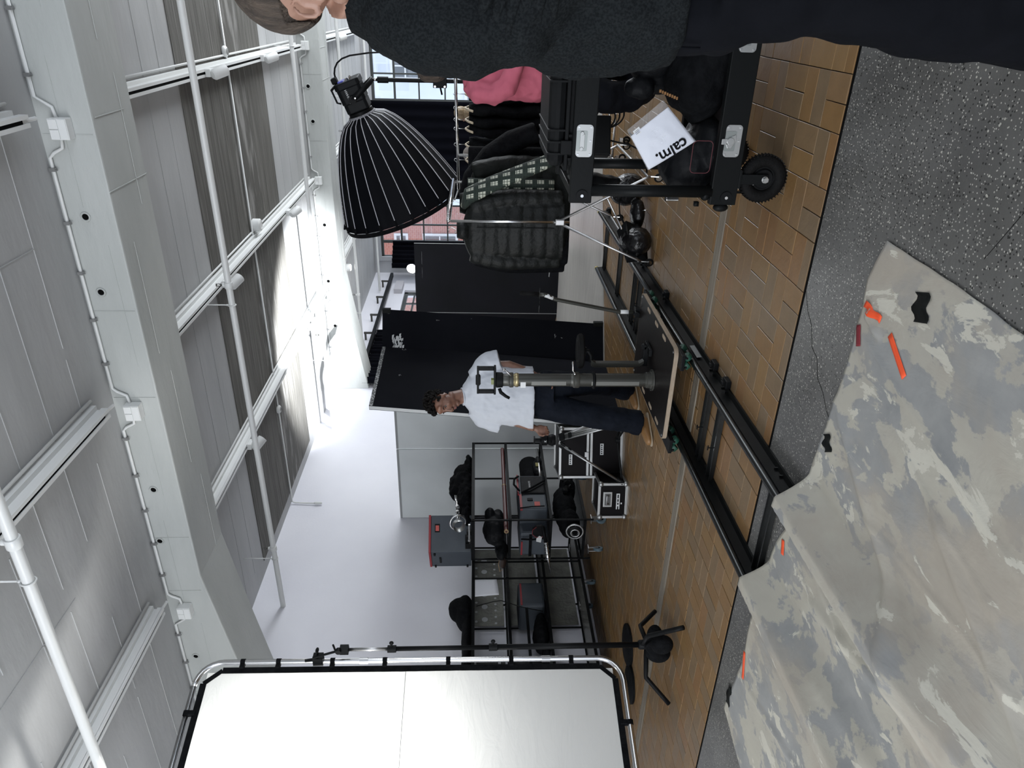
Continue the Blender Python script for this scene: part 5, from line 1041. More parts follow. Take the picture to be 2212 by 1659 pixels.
q=MB(); q.tube([(-1.60,5.60,.20),(-1.50,5.72,.25),(-1.42,5.85,.24)],.014,8,flat=.4); part('strap',q,M_blackfab,t,smooth=True); q=MB(); q.torus((-1.45,5.66,.06),.018,.004,(1,.3,.2)); part('ring',q,M_chrome,t,smooth=True)
# lamp ballast
t=thing('lamp_ballast','black lamp power unit with white lettering hanging by the rear rack, cable coiled above','power unit',(-.90,5.8,.36)); u_=V((.93,.36,0)).normalized(); Rb=Matrix((u_,V((-u_.y,u_.x,0)),V((0,0,1)))).transposed()
q=MB(); q.box((-.93,5.86,.46),(.30,.14,.20),Rb); part('housing',q,M_blackpl,t,bevel=.012); q=MB(); q.box(V((-.97,5.86,.425))+V((u_.y,-u_.x,0))*.072,(.19,.004,.055),Rb); part('name_plate',q,M_black,t); text('lettering','NANLUX',.038,M_label,t,V((-.97,5.86,.428))+V((u_.y,-u_.x,0))*.0755,u_,(0,0,1),bold=True)
q=MB(); q.box(V((-.80,5.91,.52))+V((u_.y,-u_.x,0))*.075,(.045,.004,.025),Rb); part('sticker',q,M_label,t)
q=MB()
for k in range(3): q.torus((-.80+.01*k,5.95-.02*k,.40-.02*k),.09+.01*k,.007,(.2+.2*k,1,.1),24,6)
q.tube([(-.95,5.83,.36),(-.98,5.82,.20),(-1.05,5.85,.05),(-1.25,5.95,.012),(-1.05,6.0,.012),(-.9,5.9,.2)],.007,6); part('cable',q,M_black,t,smooth=True)

# ================================================================ EQUIPMENT CART (foreground)
M_cart=mat('black cart paint',(.012,.0135,.014),.42,bump=.03,bscale=60)
ct=thing('equipment_cart','black folding equipment cart with pneumatic wheels, steel latches and gear on both decks','cart',(-.10,3.55,0))
X0c,X1c,YF,YR=-.80,.62,3.25,3.86
def beam_(lo,hi,nm,**k): q=MB(); q.b2(lo,hi); return part(nm,q,M_cart,ct,bevel=.004,**k)
fb=beam_((X0c,YF-.02,.885),(X1c,YF+.02,.985),'upper_front_rail'); lb=beam_((X0c-.0,YF-.02,.225),(X1c,YF+.02,.345),'lower_front_rail')
beam_((X0c,YR-.02,.885),(X1c,YR+.02,.985),'upper_rear_rail'); beam_((X0c,YR-.02,.225),(X1c,YR+.02,.345),'lower_rear_rail')
beam_((X0c+.0,YF,.90),(X0c+.04,YR,.97),'upper_side_rail'); beam_((X0c+.0,YF,.24),(X0c+.04,YR,.33),'lower_side_rail')
beam_((X0c+.04,YF+.02,.885),(X1c,YR-.02,.90),'upper_deck'); beam_((X0c+.04,YF+.02,.225),(X1c,YR-.02,.24),'lower_deck')
for y in (YF+.0,YR-.0):
    for x in (-.745,.57): q=MB(); q.tube([(x,y+.0,.34),(x,y,.89)],.027,14); part('post',q,M_cart,ct,smooth=True)
q=MB(); q.ell((-.76,YF,.365),(.026,.026,.022)); q.ell((-.815,YF,.285),(.02,.022,.035)); q.box((-.80,YF,.40),(.02,.02,.02)); part('hinge_joint',q,M_cart,ct,smooth=True)
for z in (.93,.275): q=MB(); q.cyl((-.765,YF-.022,z),.026,.008,(0,1,0)); h_=part('pivot_cap',q,M_blackpl,ct); q=MB(); q.cyl((-.765,YF-.028,z),.007,.006,(0,1,0)); part('pivot_bolt',q,M_chrome,h_)
def latch(x,z,full=True,w_=.135,h=.072):
    q=MB(); T=Matrix.Translation((x,YF-.021,z))@Matrix.Rotation(PI/2,4,'X'); P=rr_poly(-w_/2,w_/2,-h/2,h/2,.016); q.prism(P,-.0,.003,T); l=part('latch',q,M_alu,ct)
    q=MB(); q.prism(rr_poly(-.042,.042,-.012,.036,.006),.003,.005,T); part('latch_recess',q,mat('shaded zinc',(.28,.30,.29),.4,.8),l)
    q=MB()
    if full: q.cyl(T@V((.0,.012,.010)),.016,.010,(0,1,0)); q.prism([(-.030,.004),(.006,-.014),(.028,-.008),(.020,.010),(-.012,.030),(-.030,.022)],.006,.009,T); q.prism(rr_poly(-.014,.010,.022,.05,.003),.006,.009,T)
    else: q.box(T@V((0,.010,.007)),(.060,.004,.020)); q.cyl(T@V((-.032,.012,.008)),.008,.008,(0,1,0)); q.cyl(T@V((.032,.012,.008)),.008,.008,(0,1,0))
    part('latch_cam',q,M_alu,l,bevel=.001)
    q=MB(); [q.cyl(T@V((sx*w_*.42,sy*h*.36,.004)),.004,.004,(0,1,0),8) for sx in (-1,0,1) for sy in ((-1,1) if sx else (-1,))]; part('rivet',q,M_chrome,l)
latch(-.52,.285); latch(-.53,.935,False); latch(-.10,.285); latch(.25,.935,False)
def wheel(x,y,r,name='front',ang=0):
    a=V((math.sin(ang),-math.cos(ang),0)); q=MB(); q.torus((x,y,r),r-.030,.030,a,40,12); 
    tyre=part('tyre',q,M_rubber,ct,smooth=True)
    q=MB()
    for i in range(44): an_=2*PI*i/44; u1=a.cross(V((0,0,1))); dirn=u1*math.cos(an_)+V((0,0,1))*math.sin(an_); q.box(V((x,y,r))+dirn*(r-.003)+a*.0,(.004,.04,.007),(Matrix((a.cross(dirn),a,dirn)).transposed()))
    part('tread',q,M_rubber,tyre)
    q=MB(); q.lathe([(.006,.020),(.040,.022),(.046,.012),(.062,.012),(.070,.024),(.074,.022),(.074,-.02),(.006,-.02)],(x,y,r),a,32); rim=part('rim',q,M_blackpl,tyre,smooth='a')
    q=MB(); q.cyl(V((x,y,r))+a*.045,.0125,.014,a,6); q.cyl(V((x,y,r))+a*.036,.015,.004,a); part('axle_nut',q,M_alu,tyre)
    q=MB(); u1=a.cross(V((0,0,1))); q.cyl(V((x,y,r))+a*.022+V((0,0,.045))+u1*.02,.006,.006,a); q.tube([V((x,y,r))+a*.02+V((0,0,.05))+u1*.035,V((x,y,r))+a*.03+V((0,0,.065))+u1*.03],.003,6); part('valve',q,M_chrome,tyre)
    q=MB()
    for s_ in (-1,1): q.box(V((x,y,(r+.225)/2))+a*.034*s_,(.045,.006,.225-r+.03),rotz(ang))
    q.box((x,y,.222),(.08,.085,.012),rotz(ang)); part('fork',q,M_cart,ct,bevel=.002)
wheel(-.685,3.27,.108); wheel(-.66,3.80,.108,ang=.5); wheel(.45,3.27,.108); wheel(.45,3.8,.108,ang=.3)
# hard case on the upper deck
hc=thing('hard_case','black ribbed hard equipment case lying on the upper deck of the cart','case',(-.30,3.55,.90))
q=MB(); q.b2((-.66,3.31,.905),(.02,3.80,1.005)); part('base_shell',q,M_blackpl,hc,bevel=.025); q=MB(); q.b2((-.66,3.31,1.008),(.02,3.80,1.085)); part('lid_shell',q,M_blackpl,hc,bevel=.03)
q=MB(); q.b2((-.672,3.298,.995),(.03,3.81,1.012)); part('rim_band',q,M_black,hc,bevel=.003)
for x in (-.60,-.55,-.50,-.30,-.25,-.20,-.15): q=MB(); q.b2((x-.004,3.300,1.012),(x+.004,3.312,1.075)); q.b2((x-.004,3.302,1.075),(x+.004,3.80,1.089)); part('lid_rib',q,M_blackpl,hc)
for x in (-.62,-.52,-.28,-.18): q=MB(); q.b2((x-.005,3.292,.91),(x+.005,3.31,.995)); part('base_rib',q,M_blackpl,hc)
for x in (-.57,-.23): q=MB(); q.b2((x-.03,3.286,.955),(x+.03,3.30,1.03)); part('clasp',q,M_black,hc,bevel=.003)
blob('cable_bundle','dark straps and a small grey connector hanging off the left end of the hard case','straps',[((-.70,3.45,.94),(.05,.12,.04)),((-.735,3.40,.86),(.035,.06,.10)),((-.74,3.42,.78),(.03,.05,.06))],M_blackpl,vox=.008,disp=.03)
# lower deck bags
blob('tool_bag','black tool bag with thin reddish piping at the left end of the lower cart deck','bag',[((-.66,3.48,.40),(.14,.17,.14)),((-.60,3.50,.33),(.16,.20,.09)),((-.70,3.40,.44),(.08,.08,.09))],M_darknylon,vox=.01,disp=.02)
q=MB(); T=Matrix.Translation((-.60,3.285,.395))@Matrix.Rotation(PI/2,4,'X'); P=rr_poly(-.07,.07,-.045,.045,.02); q.tube([T@V((x,y,0)) for x,y in P+P[:1]],.0018,5); part('piping',q,mat('dull red piping',(.09,.02,.025),.6),bpy.data.objects['tool_bag'])
blob('duffel_bag','long black duffel bag on the lower cart deck beneath the packaged white textile','bag',[((-.15,3.52,.37),(.35,.20,.14)),((-.30,3.5,.42),(.15,.18,.13)),((.2,3.5,.36),(.3,.2,.13)),((-.05,3.45,.47),(.16,.12,.06))],M_blackfab,vox=.012,disp=.03)
blob('backpack','black backpack with tiny orange lettering leaning over the duffel bag on the cart','backpack',[((-.20,3.60,.60),(.12,.14,.13)),((-.12,3.58,.68),(.08,.10,.09)),((-.30,3.62,.56),(.08,.1,.10)),((-.34,3.5,.66),(.05,.05,.07))],M_darknylon,vox=.01,disp=.03)
q=MB(); [q.box((-.335-.004*k,3.345,.60-.011*k),(.012,.003,.007 if k%2 else .009)) for k in range(8)]; part('lettering',q,mat('orange lettering',(.35,.17,.06),.6),bpy.data.objects['backpack'])
# packaged white textile
pk=thing('packaged_textile','white folded textile in a clear plastic sleeve with black lettering, tilted on the cart bags','package',(-.48,3.2,.45))
cs=[V((-.342,3.08,.648)),V((-.492,3.04,.503)),V((-.612,3.04,.688)),V((-.461,3.08,.784))]
def pkf(u,v,e=0,bul=.018):
    p=cs[3].lerp(cs[0],u).lerp(cs[2].lerp(cs[1],u),v); nn=(cs[0]-cs[3]).cross(cs[2]-cs[3]).normalized(); nn=nn if nn.y<0 else -nn
    return p+nn*(e+bul*(math.sin(PI*u)*math.sin(PI*v))**.5+.003*noise.noise(V((u*5,v*5,0)))*math.sin(PI*u)*math.sin(PI*v)*2)
q=MB(); q.grid(lambda u,v:pkf(.02+.96*u,.16+.83*v),22,22); tx_=part('folded_textile',q,mat('white textile',(.60,.62,.68),.6,bump=.25,bscale=9),pk,smooth=True,solid=.012)
M_clear=mat('clear plastic sleeve',(.9,.92,.95),.12,alpha=.16,spec=.8)
q=MB(); q.grid(lambda u,v:pkf(u,v,.004,.020),16,16); part('plastic_sleeve',q,M_clear,pk,smooth=True)
q=MB(); q.grid(lambda u,v:pkf(u*.0+.10+.16*u,.10+.15*v,.006),4,4); lb_=part('care_label',q,M_label,pk,smooth=True)
q=MB()
for k in range(3): q.grid(lambda u,v,k=k:pkf(.125+.10*u,.135+.03*k+.006*v,.0075),3,1)
part('label_print',q,M_ink,lb_)
q=MB(); q.grid(lambda u,v:pkf(.48+.42*u,.155+.008*v,.006),6,1); part('black_print_line',q,M_ink,pk)
pc=pkf(.60,.88,.010); text('lettering','calm.',.066,M_ink,pk,pkf(.55,.90,.0065),pkf(.3,.87)-pkf(.8,.87),pkf(.5,.95)-pkf(.5,.7),extr=.0012,bold=True)
# ================================================================ PEOPLE
M_skin1=mat('brown skin',(.165,.080,.050),.5,c2=(.135,.062,.040),scale=30,bump=.04,bscale=150); M_skin2=mat('fair skin',(.33,.185,.132),.5,c2=(.27,.145,.10),scale=25,bump=.04,bscale=150)
M_lip=mat('lip',(.15,.055,.045),.45); M_lip2=mat('fair lip',(.35,.14,.11),.45); M_eye=mat('eye white',(.22,.19,.17),.3); M_iris=mat('iris',(.015,.01,.008),.2)
M_hairb=mat('black curly hair',(.010,.008,.007),.6,bump=.9,bscale=70); M_hairbr=mat('short brown hair',(.035,.025,.018),.75,c2=(.085,.062,.045),scale=70,stretch=(1,1,.25),bump=.9,bscale=110,contrast=(.35,.65))
M_tee=mat('white cotton t-shirt',(.43,.45,.49),.8,bump=.9,bscale=7,stretch=(1,1,.5)); M_denim=mat('dark indigo denim',(.008,.011,.018),.8,c2=(.012,.016,.026),scale=12,bump=.35,bscale=22)
M_wool=mat('charcoal grey wool twill',(.013,.0155,.017),.95,c2=(.025,.029,.031),scale=220,detail=2,bump=.5,bscale=26,contrast=(.40,.60)); M_trou=mat('black cotton trousers',(.006,.007,.010),.9,c2=(.009,.010,.014),scale=8,bump=.35,bscale=10)
M_shoe=mat('tan leather shoe',(.22,.115,.042),.45,bump=.06,bscale=40); M_sole=mat('cream shoe sole',(.30,.24,.17),.6)
Zu=V((0,0,1))
def headmesh(q,c,F,U,s=1.0,ears=True):
    F=V(F).normalized(); Rr=F.cross(U).normalized(); U=Rr.cross(F).normalized(); R_=Matrix((Rr,F,U)).transposed()
    P=lambda r,f,u:c+(Rr*r+F*f+U*u)*s
    def E(r,f,u,a,b,d,n=16,m=10): q.ell(P(r,f,u),(a*s,b*s,d*s),R_,n,m)
    E(0,-.012,.030,.076,.097,.086,20,12); E(0,.022,-.012,.066,.076,.080); E(0,.030,-.060,.052,.058,.044); E(0,.070,-.098,.026,.020,.018)
    for k in (-1,1): E(k*.040,.060,-.022,.020,.022,.022); E(k*.045,.0,-.075,.018,.035,.022); E(k*.012,.108,-.036,.009,.010,.008)
    E(0,.080,.028,.046,.014,.011); E(0,.070,.055,.052,.020,.028)
    q.tube([P(0,.090,.018),P(0,.104,-.006),P(0,.118,-.032)],[.008*s,.010*s,.0135*s],10); E(0,.112,-.040,.013,.012,.007)
    E(0,.092,-.060,.024,.012,.0065); E(0,.090,-.071,.020,.012,.0065)
    if ears:
        for k in (-1,1):
            E(k*.079,-.006,-.008,.008,.017,.028)
            e=P(k*.086,-.012,-.004); ax=(Rr*k*1.0+F*.35).normalized(); q2=ax.to_track_quat('Z','Y').to_matrix(); 
            pts=[]
            for i in range(13):
                a=math.radians(-60+25*i); pts.append(P(k*(.083+.008*math.cos(a-2.6)),-.012-.017*math.cos(a),-.006+.028*math.sin(a)))
            q.tube(pts,.0048*s,8); E(k*.080,.004,-.034,.007,.008,.009)
    return P,R_,Rr,F,U
def face_parts(root,P,R_,s,ml,hairm,closed=False):
    for k in (-1,1):
        q=MB(); q.ell(P(k*.031,.073,.010),(.0125*s,.0125*s,.0125*s),R_,12,8); e=part('eye',q,M_eye,root,smooth=True)
        q=MB(); q.ell(P(k*.031,.0815,.006),(.006*s,.0048*s,.006*s),R_,10,6); part('iris',q,M_iris,e,smooth=True)
        q=MB(); q.tube([P(k*.016,.094,.030),P(k*.032,.092,.037),P(k*.048,.080,.031)],[.0035*s,.005*s,.003*s],8,flat=.7); part('eyebrow',q,hairm,root,smooth=True)
        q=MB(); q.tube([P(k*.018,.083,.0135),P(k*.031,.088,.0165),P(k*.045,.079,.013)],.0026*s,6); part('upper_eyelid',q,hairm,e,smooth=True)
    q=MB(); q.ell(P(0,.1015,-.060),(.021*s,.006*s,.0055*s),R_,12,6); q.ell(P(0,.0995,-.0705),(.018*s,.0065*s,.006*s),R_,12,6); part('lips',q,ml,root,smooth=True)
def handmesh(q,wr,d,n,t,s=1.0,curl=.9):
    """wr wrist, d finger direction, n palm-facing normal (fingers curl to it), t thumb side"""
    d=V(d).normalized(); n=(V(n)-d*V(n).dot(d)).normalized(); t=(V(t)-d*V(t).dot(d)-n*V(t).dot(n)).normalized(); R_=Matrix((t,n,d)).transposed()
    q.ell(wr+d*.045*s,(.040*s,.015*s,.050*s),R_,14,10); q.ell(wr+d*.012*s,(.027*s,.018*s,.03*s),R_,12,8)
    for i,(o,l) in enumerate(((.030,.074),(.010,.082),(-.010,.076),(-.029,.060))):
        p=wr+d*(.078-.004*abs(i-1))*s+t*o*s; a=.25; pts=[p-d*.03*s]; 
        pts.append(p)
        for k,f in enumerate((.42,.33,.25)):
            a+=curl*(.55+.1*i)*(.9 if k else .6); p=p+(d*math.cos(a)+n*math.sin(a))*l*f*s; pts.append(p)
        q.tube(pts,[.0095*s,.0095*s,.0085*s,.008*s,.0065*s],8); q.ell(p,.0068*s,None,8,5)
    p=wr+d*.022*s+t*.028*s; q.tube([p-t*.01*s,p+(t*.55+d*.8+n*.2)*.030*s,p+(t*.55+d*1.6+n*.6)*.030*s,p+(t*.35+d*2.2+n*1.2)*.028*s],[.013*s,.0115*s,.010*s,.0075*s],8)
def ring(c,ra,rb,a,e=1.0,b=None):
    a=V(a).normalized(); b=V(b).normalized() if b else V((-a.y,a.x,0)); return (V(c),ra,rb,a,b,e)

# ---- man in the white t-shirt, walking, head bowed to his right
mw=thing('person','man in a white t-shirt and dark jeans walking with his head bowed, curly dark hair','person',(-2.93,5.1,0))
Fb=V((-.12,-.99,0)).normalized(); side=V((.97,.22,0)).normalized()   # his left points to camera right
hc_=V((-2.832,5.01,1.665)); Fh=V((-.33,-.86,-.42)); 
q=MB(); P,R_,Rr,F_,U_=headmesh(q,hc_,Fh,Zu,.97)
q.tube([(-2.815,5.09,1.44),(-2.822,5.07,1.53),(-2.83,5.045,1.61)],[.070,.058,.060],14)
q.ellring([ring((-2.82,5.12,.86),.155,.105,side),ring((-2.815,5.12,1.0),.14,.10,side),ring((-2.81,5.11,1.25),.165,.11,side),ring((-2.805,5.10,1.40),.175,.10,side),ring((-2.81,5.10,1.47),.10,.075,side)])
# arms: his right (camera left) hangs slightly forward, his left behind the column
q.tube([(-2.97,5.05,1.42),(-2.995,5.04,1.28),(-2.985,5.02,1.17),(-3.015,4.99,1.06),(-3.05,4.96,.935)],[.052,.047,.041,.040,.029],12)
handmesh(q,V((-3.052,4.958,.925)),(-.18,-.12,-1),(.55,-.8,0),(.5,-.85,.0),1.0,1.15)
q.tube([(-2.64,5.16,1.42),(-2.60,5.17,1.27),(-2.585,5.16,1.14),(-2.62,5.12,1.0),(-2.655,5.08,.90)],[.052,.047,.042,.038,.028],12)
handmesh(q,V((-2.656,5.078,.895)),(-.15,-.2,-1),(-.8,-.3,0),(-.3,-.9,0),1.0,1.0)
for pts in ([(-2.90,5.10,.90),(-2.93,5.0,.50),(-2.99,4.93,.10)],[(-2.74,5.15,.90),(-2.80,5.26,.48),(-2.98,5.50,.12)]): q.tube(pts,[.085,.058,.040],12)
body=part('body',q,M_skin1,mw,remesh=.0058,smit=3)
face_parts(mw,P,R_,.97,M_lip,M_hairb)
q=MB(); rr=random.Random(11); cen=P(0,-.018,.045)
for i in range(520):
    a=rr.uniform(0,2*PI); u=rr.uniform(-.45,1); k=math.sqrt(1-u*u) if abs(u)<1 else 0
    r_,f_,h_=.083*k*math.cos(a),.100*k*math.sin(a),.092*u
    if f_>.045 and h_<.050: continue
    if f_>.0 and h_<-.005: continue
    g=1.0+(.22 if h_>.02 else .06)*rr.random(); q.ell(P(r_*g,-.016+f_*g,.040+h_*g*1.08),.0095+.005*rr.random(),None,6,4)
part('hair',q,M_hairb,mw,smooth=True)
# t-shirt
q=MB(); q.ellring([ring((-2.835,5.08,.945),.262,.165,side,.85),ring((-2.83,5.09,1.05),.252,.155,side,.85),ring((-2.82,5.09,1.20),.242,.145,side,.85),ring((-2.81,5.09,1.34),.235,.135,side,.9),ring((-2.806,5.10,1.43),.205,.115,side,1),ring((-2.81,5.10,1.485),.115,.085,side,1),ring((-2.815,5.095,1.515),.072,.068,side,1)])
q.tube([(-2.93,5.07,1.42),(-3.00,5.06,1.36),(-3.035,5.05,1.28),(-3.05,5.045,1.205)],[.075,.085,.088,.092],18,flat=.95)
q.tube([(-2.68,5.13,1.42),(-2.60,5.15,1.36),(-2.555,5.16,1.29),(-2.535,5.165,1.215)],[.075,.085,.088,.092],18,flat=.95)
tee=part('tshirt',q,M_tee,mw,remesh=.009,smit=5)
txw=bpy.data.textures.new('cloth folds','CLOUDS'); txw.noise_scale=.14; d=tee.modifiers.new('d','DISPLACE'); d.texture=txw; d.strength=.034; d.texture_coords='GLOBAL'
q=MB(); q.torus((-2.822,5.075,1.512),.068,.006,(0,-.25,1),28,8); part('neck_rib',q,M_tee,mw,smooth=True)
# jeans
q=MB(); q.ellring([ring((-2.825,5.10,.78),.175,.125,side,.95),ring((-2.825,5.105,.90),.172,.12,side,.95),ring((-2.82,5.11,.99),.160,.11,side,.95)])
q.tube([(-2.905,5.09,.88),(-2.925,5.03,.68),(-2.94,4.97,.47),(-2.965,4.95,.27),(-2.995,4.955,.075)],[.112,.108,.098,.098,.105],20)
q.tube([(-2.745,5.14,.88),(-2.765,5.19,.66),(-2.80,5.27,.46),(-2.90,5.41,.26),(-2.985,5.50,.08)],[.112,.108,.098,.098,.104],20)
je=part('jeans',q,M_denim,mw,remesh=.010,smit=4); d=je.modifiers.new('d','DISPLACE'); d.texture=txw; d.strength=.030; d.texture_coords='GLOBAL'
for (hx,hy,tx2,ty2) in ((-2.975,5.00,-3.075,4.80),(-2.97,5.55,-3.05,5.36)):
    h_=V((hx,hy,0)); tt=V((tx2,ty2,0)); dd=(tt-h_).normalized(); sdv=V((-dd.y,dd.x,0)); q=MB()
    q.ellring([(h_+Zu*.045+dd*0,.036,.040,sdv,Zu,.9),(h_+dd*.04+Zu*.05,.040,.045,sdv,Zu,.9),(h_+dd*.12+Zu*.045,.043,.040,sdv,Zu,.9),(h_+dd*.19+Zu*.036,.046,.030,sdv,Zu,.9),(h_+dd*.235+Zu*.030,.040,.024,sdv,Zu,.9),(h_+dd*.255+Zu*.026,.020,.014,sdv,Zu,1)])
    s_=part('shoe',q,M_shoe,mw,smooth=True,sub=1)
    q=MB(); q.ellring([(h_+dd*a_+Zu*.009,w_,.008,sdv,Zu,.6) for a_,w_ in ((-.035,.022),(-.02,.038),(.05,.043),(.14,.047),(.21,.046),(.25,.034),(.268,.012))]); part('sole',q,M_sole,s_,smooth=True)

# ---- man in the charcoal overshirt, foreground right
fwh=V((-.471,.882,0)); rth=V((.882,.471,0))
fgm=thing('person','man in a charcoal grey overshirt and black trousers standing nearest the camera','person',(.05,1.62,0))
B=V((.06,1.64,0))
ax0=V((.085,1.685,0))   # torso axis on the floor plan
def L_(left,back,z): return ax0-rth*left+fwh*back+Zu*z
Fq=(rth*math.cos(math.radians(66))-fwh*math.sin(math.radians(66)))
q=MB(); hcf=L_(.092,-.09,1.735); P,R_,Rr,F_,U_=headmesh(q,hcf,Fq,Zu,1.08,ears=False)
# right ear modelled with rim, fold and lobe
E_=lambda f,u,o=0:P(.079+o,f,u)
q.ell(E_(-.004,-.030),(.006,.014,.022),R_,14,10)
pts=[]
for i in range(17):
    a=math.radians(-75+20*i); pts.append(P(.083+.010*max(0,math.cos(a-math.pi)),-.008+.016*math.cos(a),-.026+.026*math.sin(a)))
q.tube(pts,.0046,8)
q.tube([E_(-.006,-.012,.006),E_(-.013,-.024,.008),E_(-.009,-.038,.006)],.0034,8)
q.ell(E_(.004,-.052,.003),(.006,.009,.010),R_,10,8); q.ell(E_(.010,-.031,.004),(.005,.005,.008),R_,10,8)
pts=[]
for i in range(13): a=math.radians(-60+25*i); pts.append(P(-.088,-.012-.017*math.cos(a),-.006+.028*math.sin(a)))
q.tube(pts,.005,8); q.ell(P(-.080,-.006,-.008),(.008,.017,.030),R_,12,8)
q.tube([L_(.045,.01,1.52),L_(.062,-.01,1.60),L_(.088,-.05,1.68)],[.076,.072,.074],16)
q.ellring([ring(L_(0,0,.98),.15,.11,rth),ring(L_(0,0,1.2),.15,.11,rth),ring(L_(0,0,1.47),.17,.11,rth),ring(L_(.02,0,1.56),.12,.09,rth)])
q.tube([L_(.14,-.04,1.52),L_(.175,-.06,1.38),L_(.175,-.08,1.30),L_(.03,-.14,1.27),L_(-.12,-.18,1.30)],[.055,.048,.042,.038,.030],12); handmesh(q,L_(-.13,-.18,1.30),rth,(0,0,-1),(-.471,.882,.5))
q.tube([L_(-.17,.10,1.50),L_(-.20,.10,1.35),L_(-.22,.06,1.24),L_(-.30,-.04,1.25),L_(-.34,-.10,1.27)],[.055,.048,.042,.038,.030],12); handmesh(q,L_(-.345,-.105,1.27),rth-fwh,(0,0,-1),(.471,-.882,.5))
for l in (.04,-.13): q.tube([L_(l,0,1.0),L_(l+.01,-.02,.52),L_(l+.02,0,.10)],[.095,.062,.045],12)
part('body',q,M_skin2,fgm,remesh=.0055,smit=1)
face_parts(fgm,P,R_,1.08,M_lip2,M_hairbr)
q=MB(); rr=random.Random(4); NN=60
def scalp(a,u,g):
    k=math.sqrt(max(0,1-u*u)); return P(.0785*g*k*math.cos(a),-.012+.1*g*k*math.sin(a),.030+.089*g*u)
rows=[]
for i in range(26):
    row=[]
    for j in range(NN):
        a=2*PI*j/NN; front=math.sin(a)      # +1 = face
        lo=-.10+.62*max(0,front)**1.2-.52*max(0,-front)**.7+(.0 if abs(math.cos(a))<.8 else -.05)
        if math.cos(a)>.5 and -.5<front<.35: lo=max(lo,-.08)
        u=lo+(1-lo)*(i/25); thick=.2+.8*min(1,(u-lo)*2.2); row.append(scalp(a,min(u,.999),1.012+.055*thick+.010*rr.random()*thick))
    rows.append(row)
q.loft(rows); part('hair',q,M_hairbr,fgm,smooth=True)
# overshirt
q=MB(); q.ellring([ring(L_(0,0,z),w_,d_,rth,.85) for z,w_,d_ in ((.995,.212,.160),(1.05,.224,.162),(1.15,.232,.160),(1.25,.224,.155),(1.35,.215,.148),(1.46,.205,.140),(1.54,.175,.125),(1.58,.14,.105),(1.605,.12,.095))])
q.tube([L_(.08,-.01,1.57),L_(.140,-.03,1.545),L_(.166,-.05,1.49),L_(.172,-.06,1.42),L_(.165,-.07,1.33),L_(.11,-.10,1.265),L_(-.02,-.14,1.25),L_(-.12,-.18,1.29)],[.080,.096,.103,.104,.096,.088,.074,.058],22)
q.tube([L_(-.14,.08,1.55),L_(-.21,.09,1.48),L_(-.25,.08,1.36),L_(-.26,.04,1.26),L_(-.31,-.04,1.24),L_(-.33,-.09,1.26)],[.085,.095,.09,.085,.07,.055],20)
ov=part('overshirt',q,M_wool,fgm,remesh=.009,smit=5)
tx3=bpy.data.textures.new('wool folds','CLOUDS'); tx3.noise_scale=.10; tx3.noise_depth=1; d=ov.modifiers.new('d','DISPLACE'); d.texture=tx3; d.strength=.034; d.texture_coords='GLOBAL'
tx4=bpy.data.textures.new('fine folds','CLOUDS'); tx4.noise_scale=.045; d=ov.modifiers.new('d2','DISPLACE'); d.texture=tx4; d.strength=.012; d.texture_coords='GLOBAL'
# elbow creases
q=MB()
for k in range(6): q.tube([L_(.235-.012*abs(k-2),-.14,1.40-k*.028),L_(.17,-.172,1.375-k*.022),L_(.07,-.178,1.35-k*.014)],[.005,.016,.005],8)
part('sleeve_creases',q,M_wool,ov,smooth=True)
# collar with pointed leaf
q=MB(); q.loft([[L_(.060+.098*math.cos(a)*k,-.010+.098*math.sin(a)*k,z+.004*math.cos(a)) for a in [2*PI*i/28 for i in range(28)]] for k,z in ((1.0,1.58),(.92,1.625),(.93,1.648),(1.05,1.646),(1.20,1.618),(1.34,1.590),(1.30,1.575))],False)
part('collar',q,M_wool,fgm,smooth=True,solid=.006)
q=MB(); q.add([L_(.110,-.085,1.646),L_(.145,-.03,1.640),L_(.200,-.060,1.600),L_(.145,-.150,1.580)],[(0,1,2,3)]); q.add([L_(.108,-.088,1.646),L_(.07,-.115,1.632),L_(.09,-.155,1.575),L_(.143,-.151,1.580)],[(0,1,2,3)]); part('collar_point',q,M_wool,fgm,solid=.006)
q=MB(); q.tube([L_(.205,-.045,z) for z in (.96,1.05,1.15)],.0022,6); q.tube([L_(-.05+.02*i,-.168,.985) for i in range(12)],.002,6); part('seam',q,M_trou,fgm,smooth=True)
q=MB(); q.ellring([ring(L_(.055,0,z),w_,.082,rth) for z,w_ in ((1.55,.10),(1.60,.084),(1.64,.080))]); part('undershirt_collar',q,M_trou,fgm,smooth=True)
# trousers
q=MB(); q.ellring([ring(L_(0,0,z),w_,.13,rth,.9) for z,w_ in ((.86,.185),(.97,.192),(1.07,.18))])
q.tube([L_(.055,-.04,.95),L_(.050,-.04,.83),L_(.045,-.05,.72),L_(.055,-.05,.64),L_(.080,-.04,.50),L_(.085,-.03,.30),L_(.085,-.02,.10)],[.132,.128,.124,.124,.122,.124,.13],22)
q.tube([L_(-.12,.05,.92),L_(-.13,.06,.60),L_(-.13,.08,.10)],[.13,.118,.125],20)
tr_=part('trousers',q,M_trou,fgm,remesh=.011,smit=4); d=tr_.modifiers.new('d','DISPLACE'); d.texture=tx3; d.strength=.025; d.texture_coords='GLOBAL'
q=MB(); q.tube([L_(.10,-.135,z)-rth*.0 for z in (.95,.85,.75)]+[L_(.075,-.165,.62),L_(.12,-.145,.5),L_(.15,-.13,.3)],.0025,6); part('trouser_seam',q,M_wool,tr_,smooth=True)
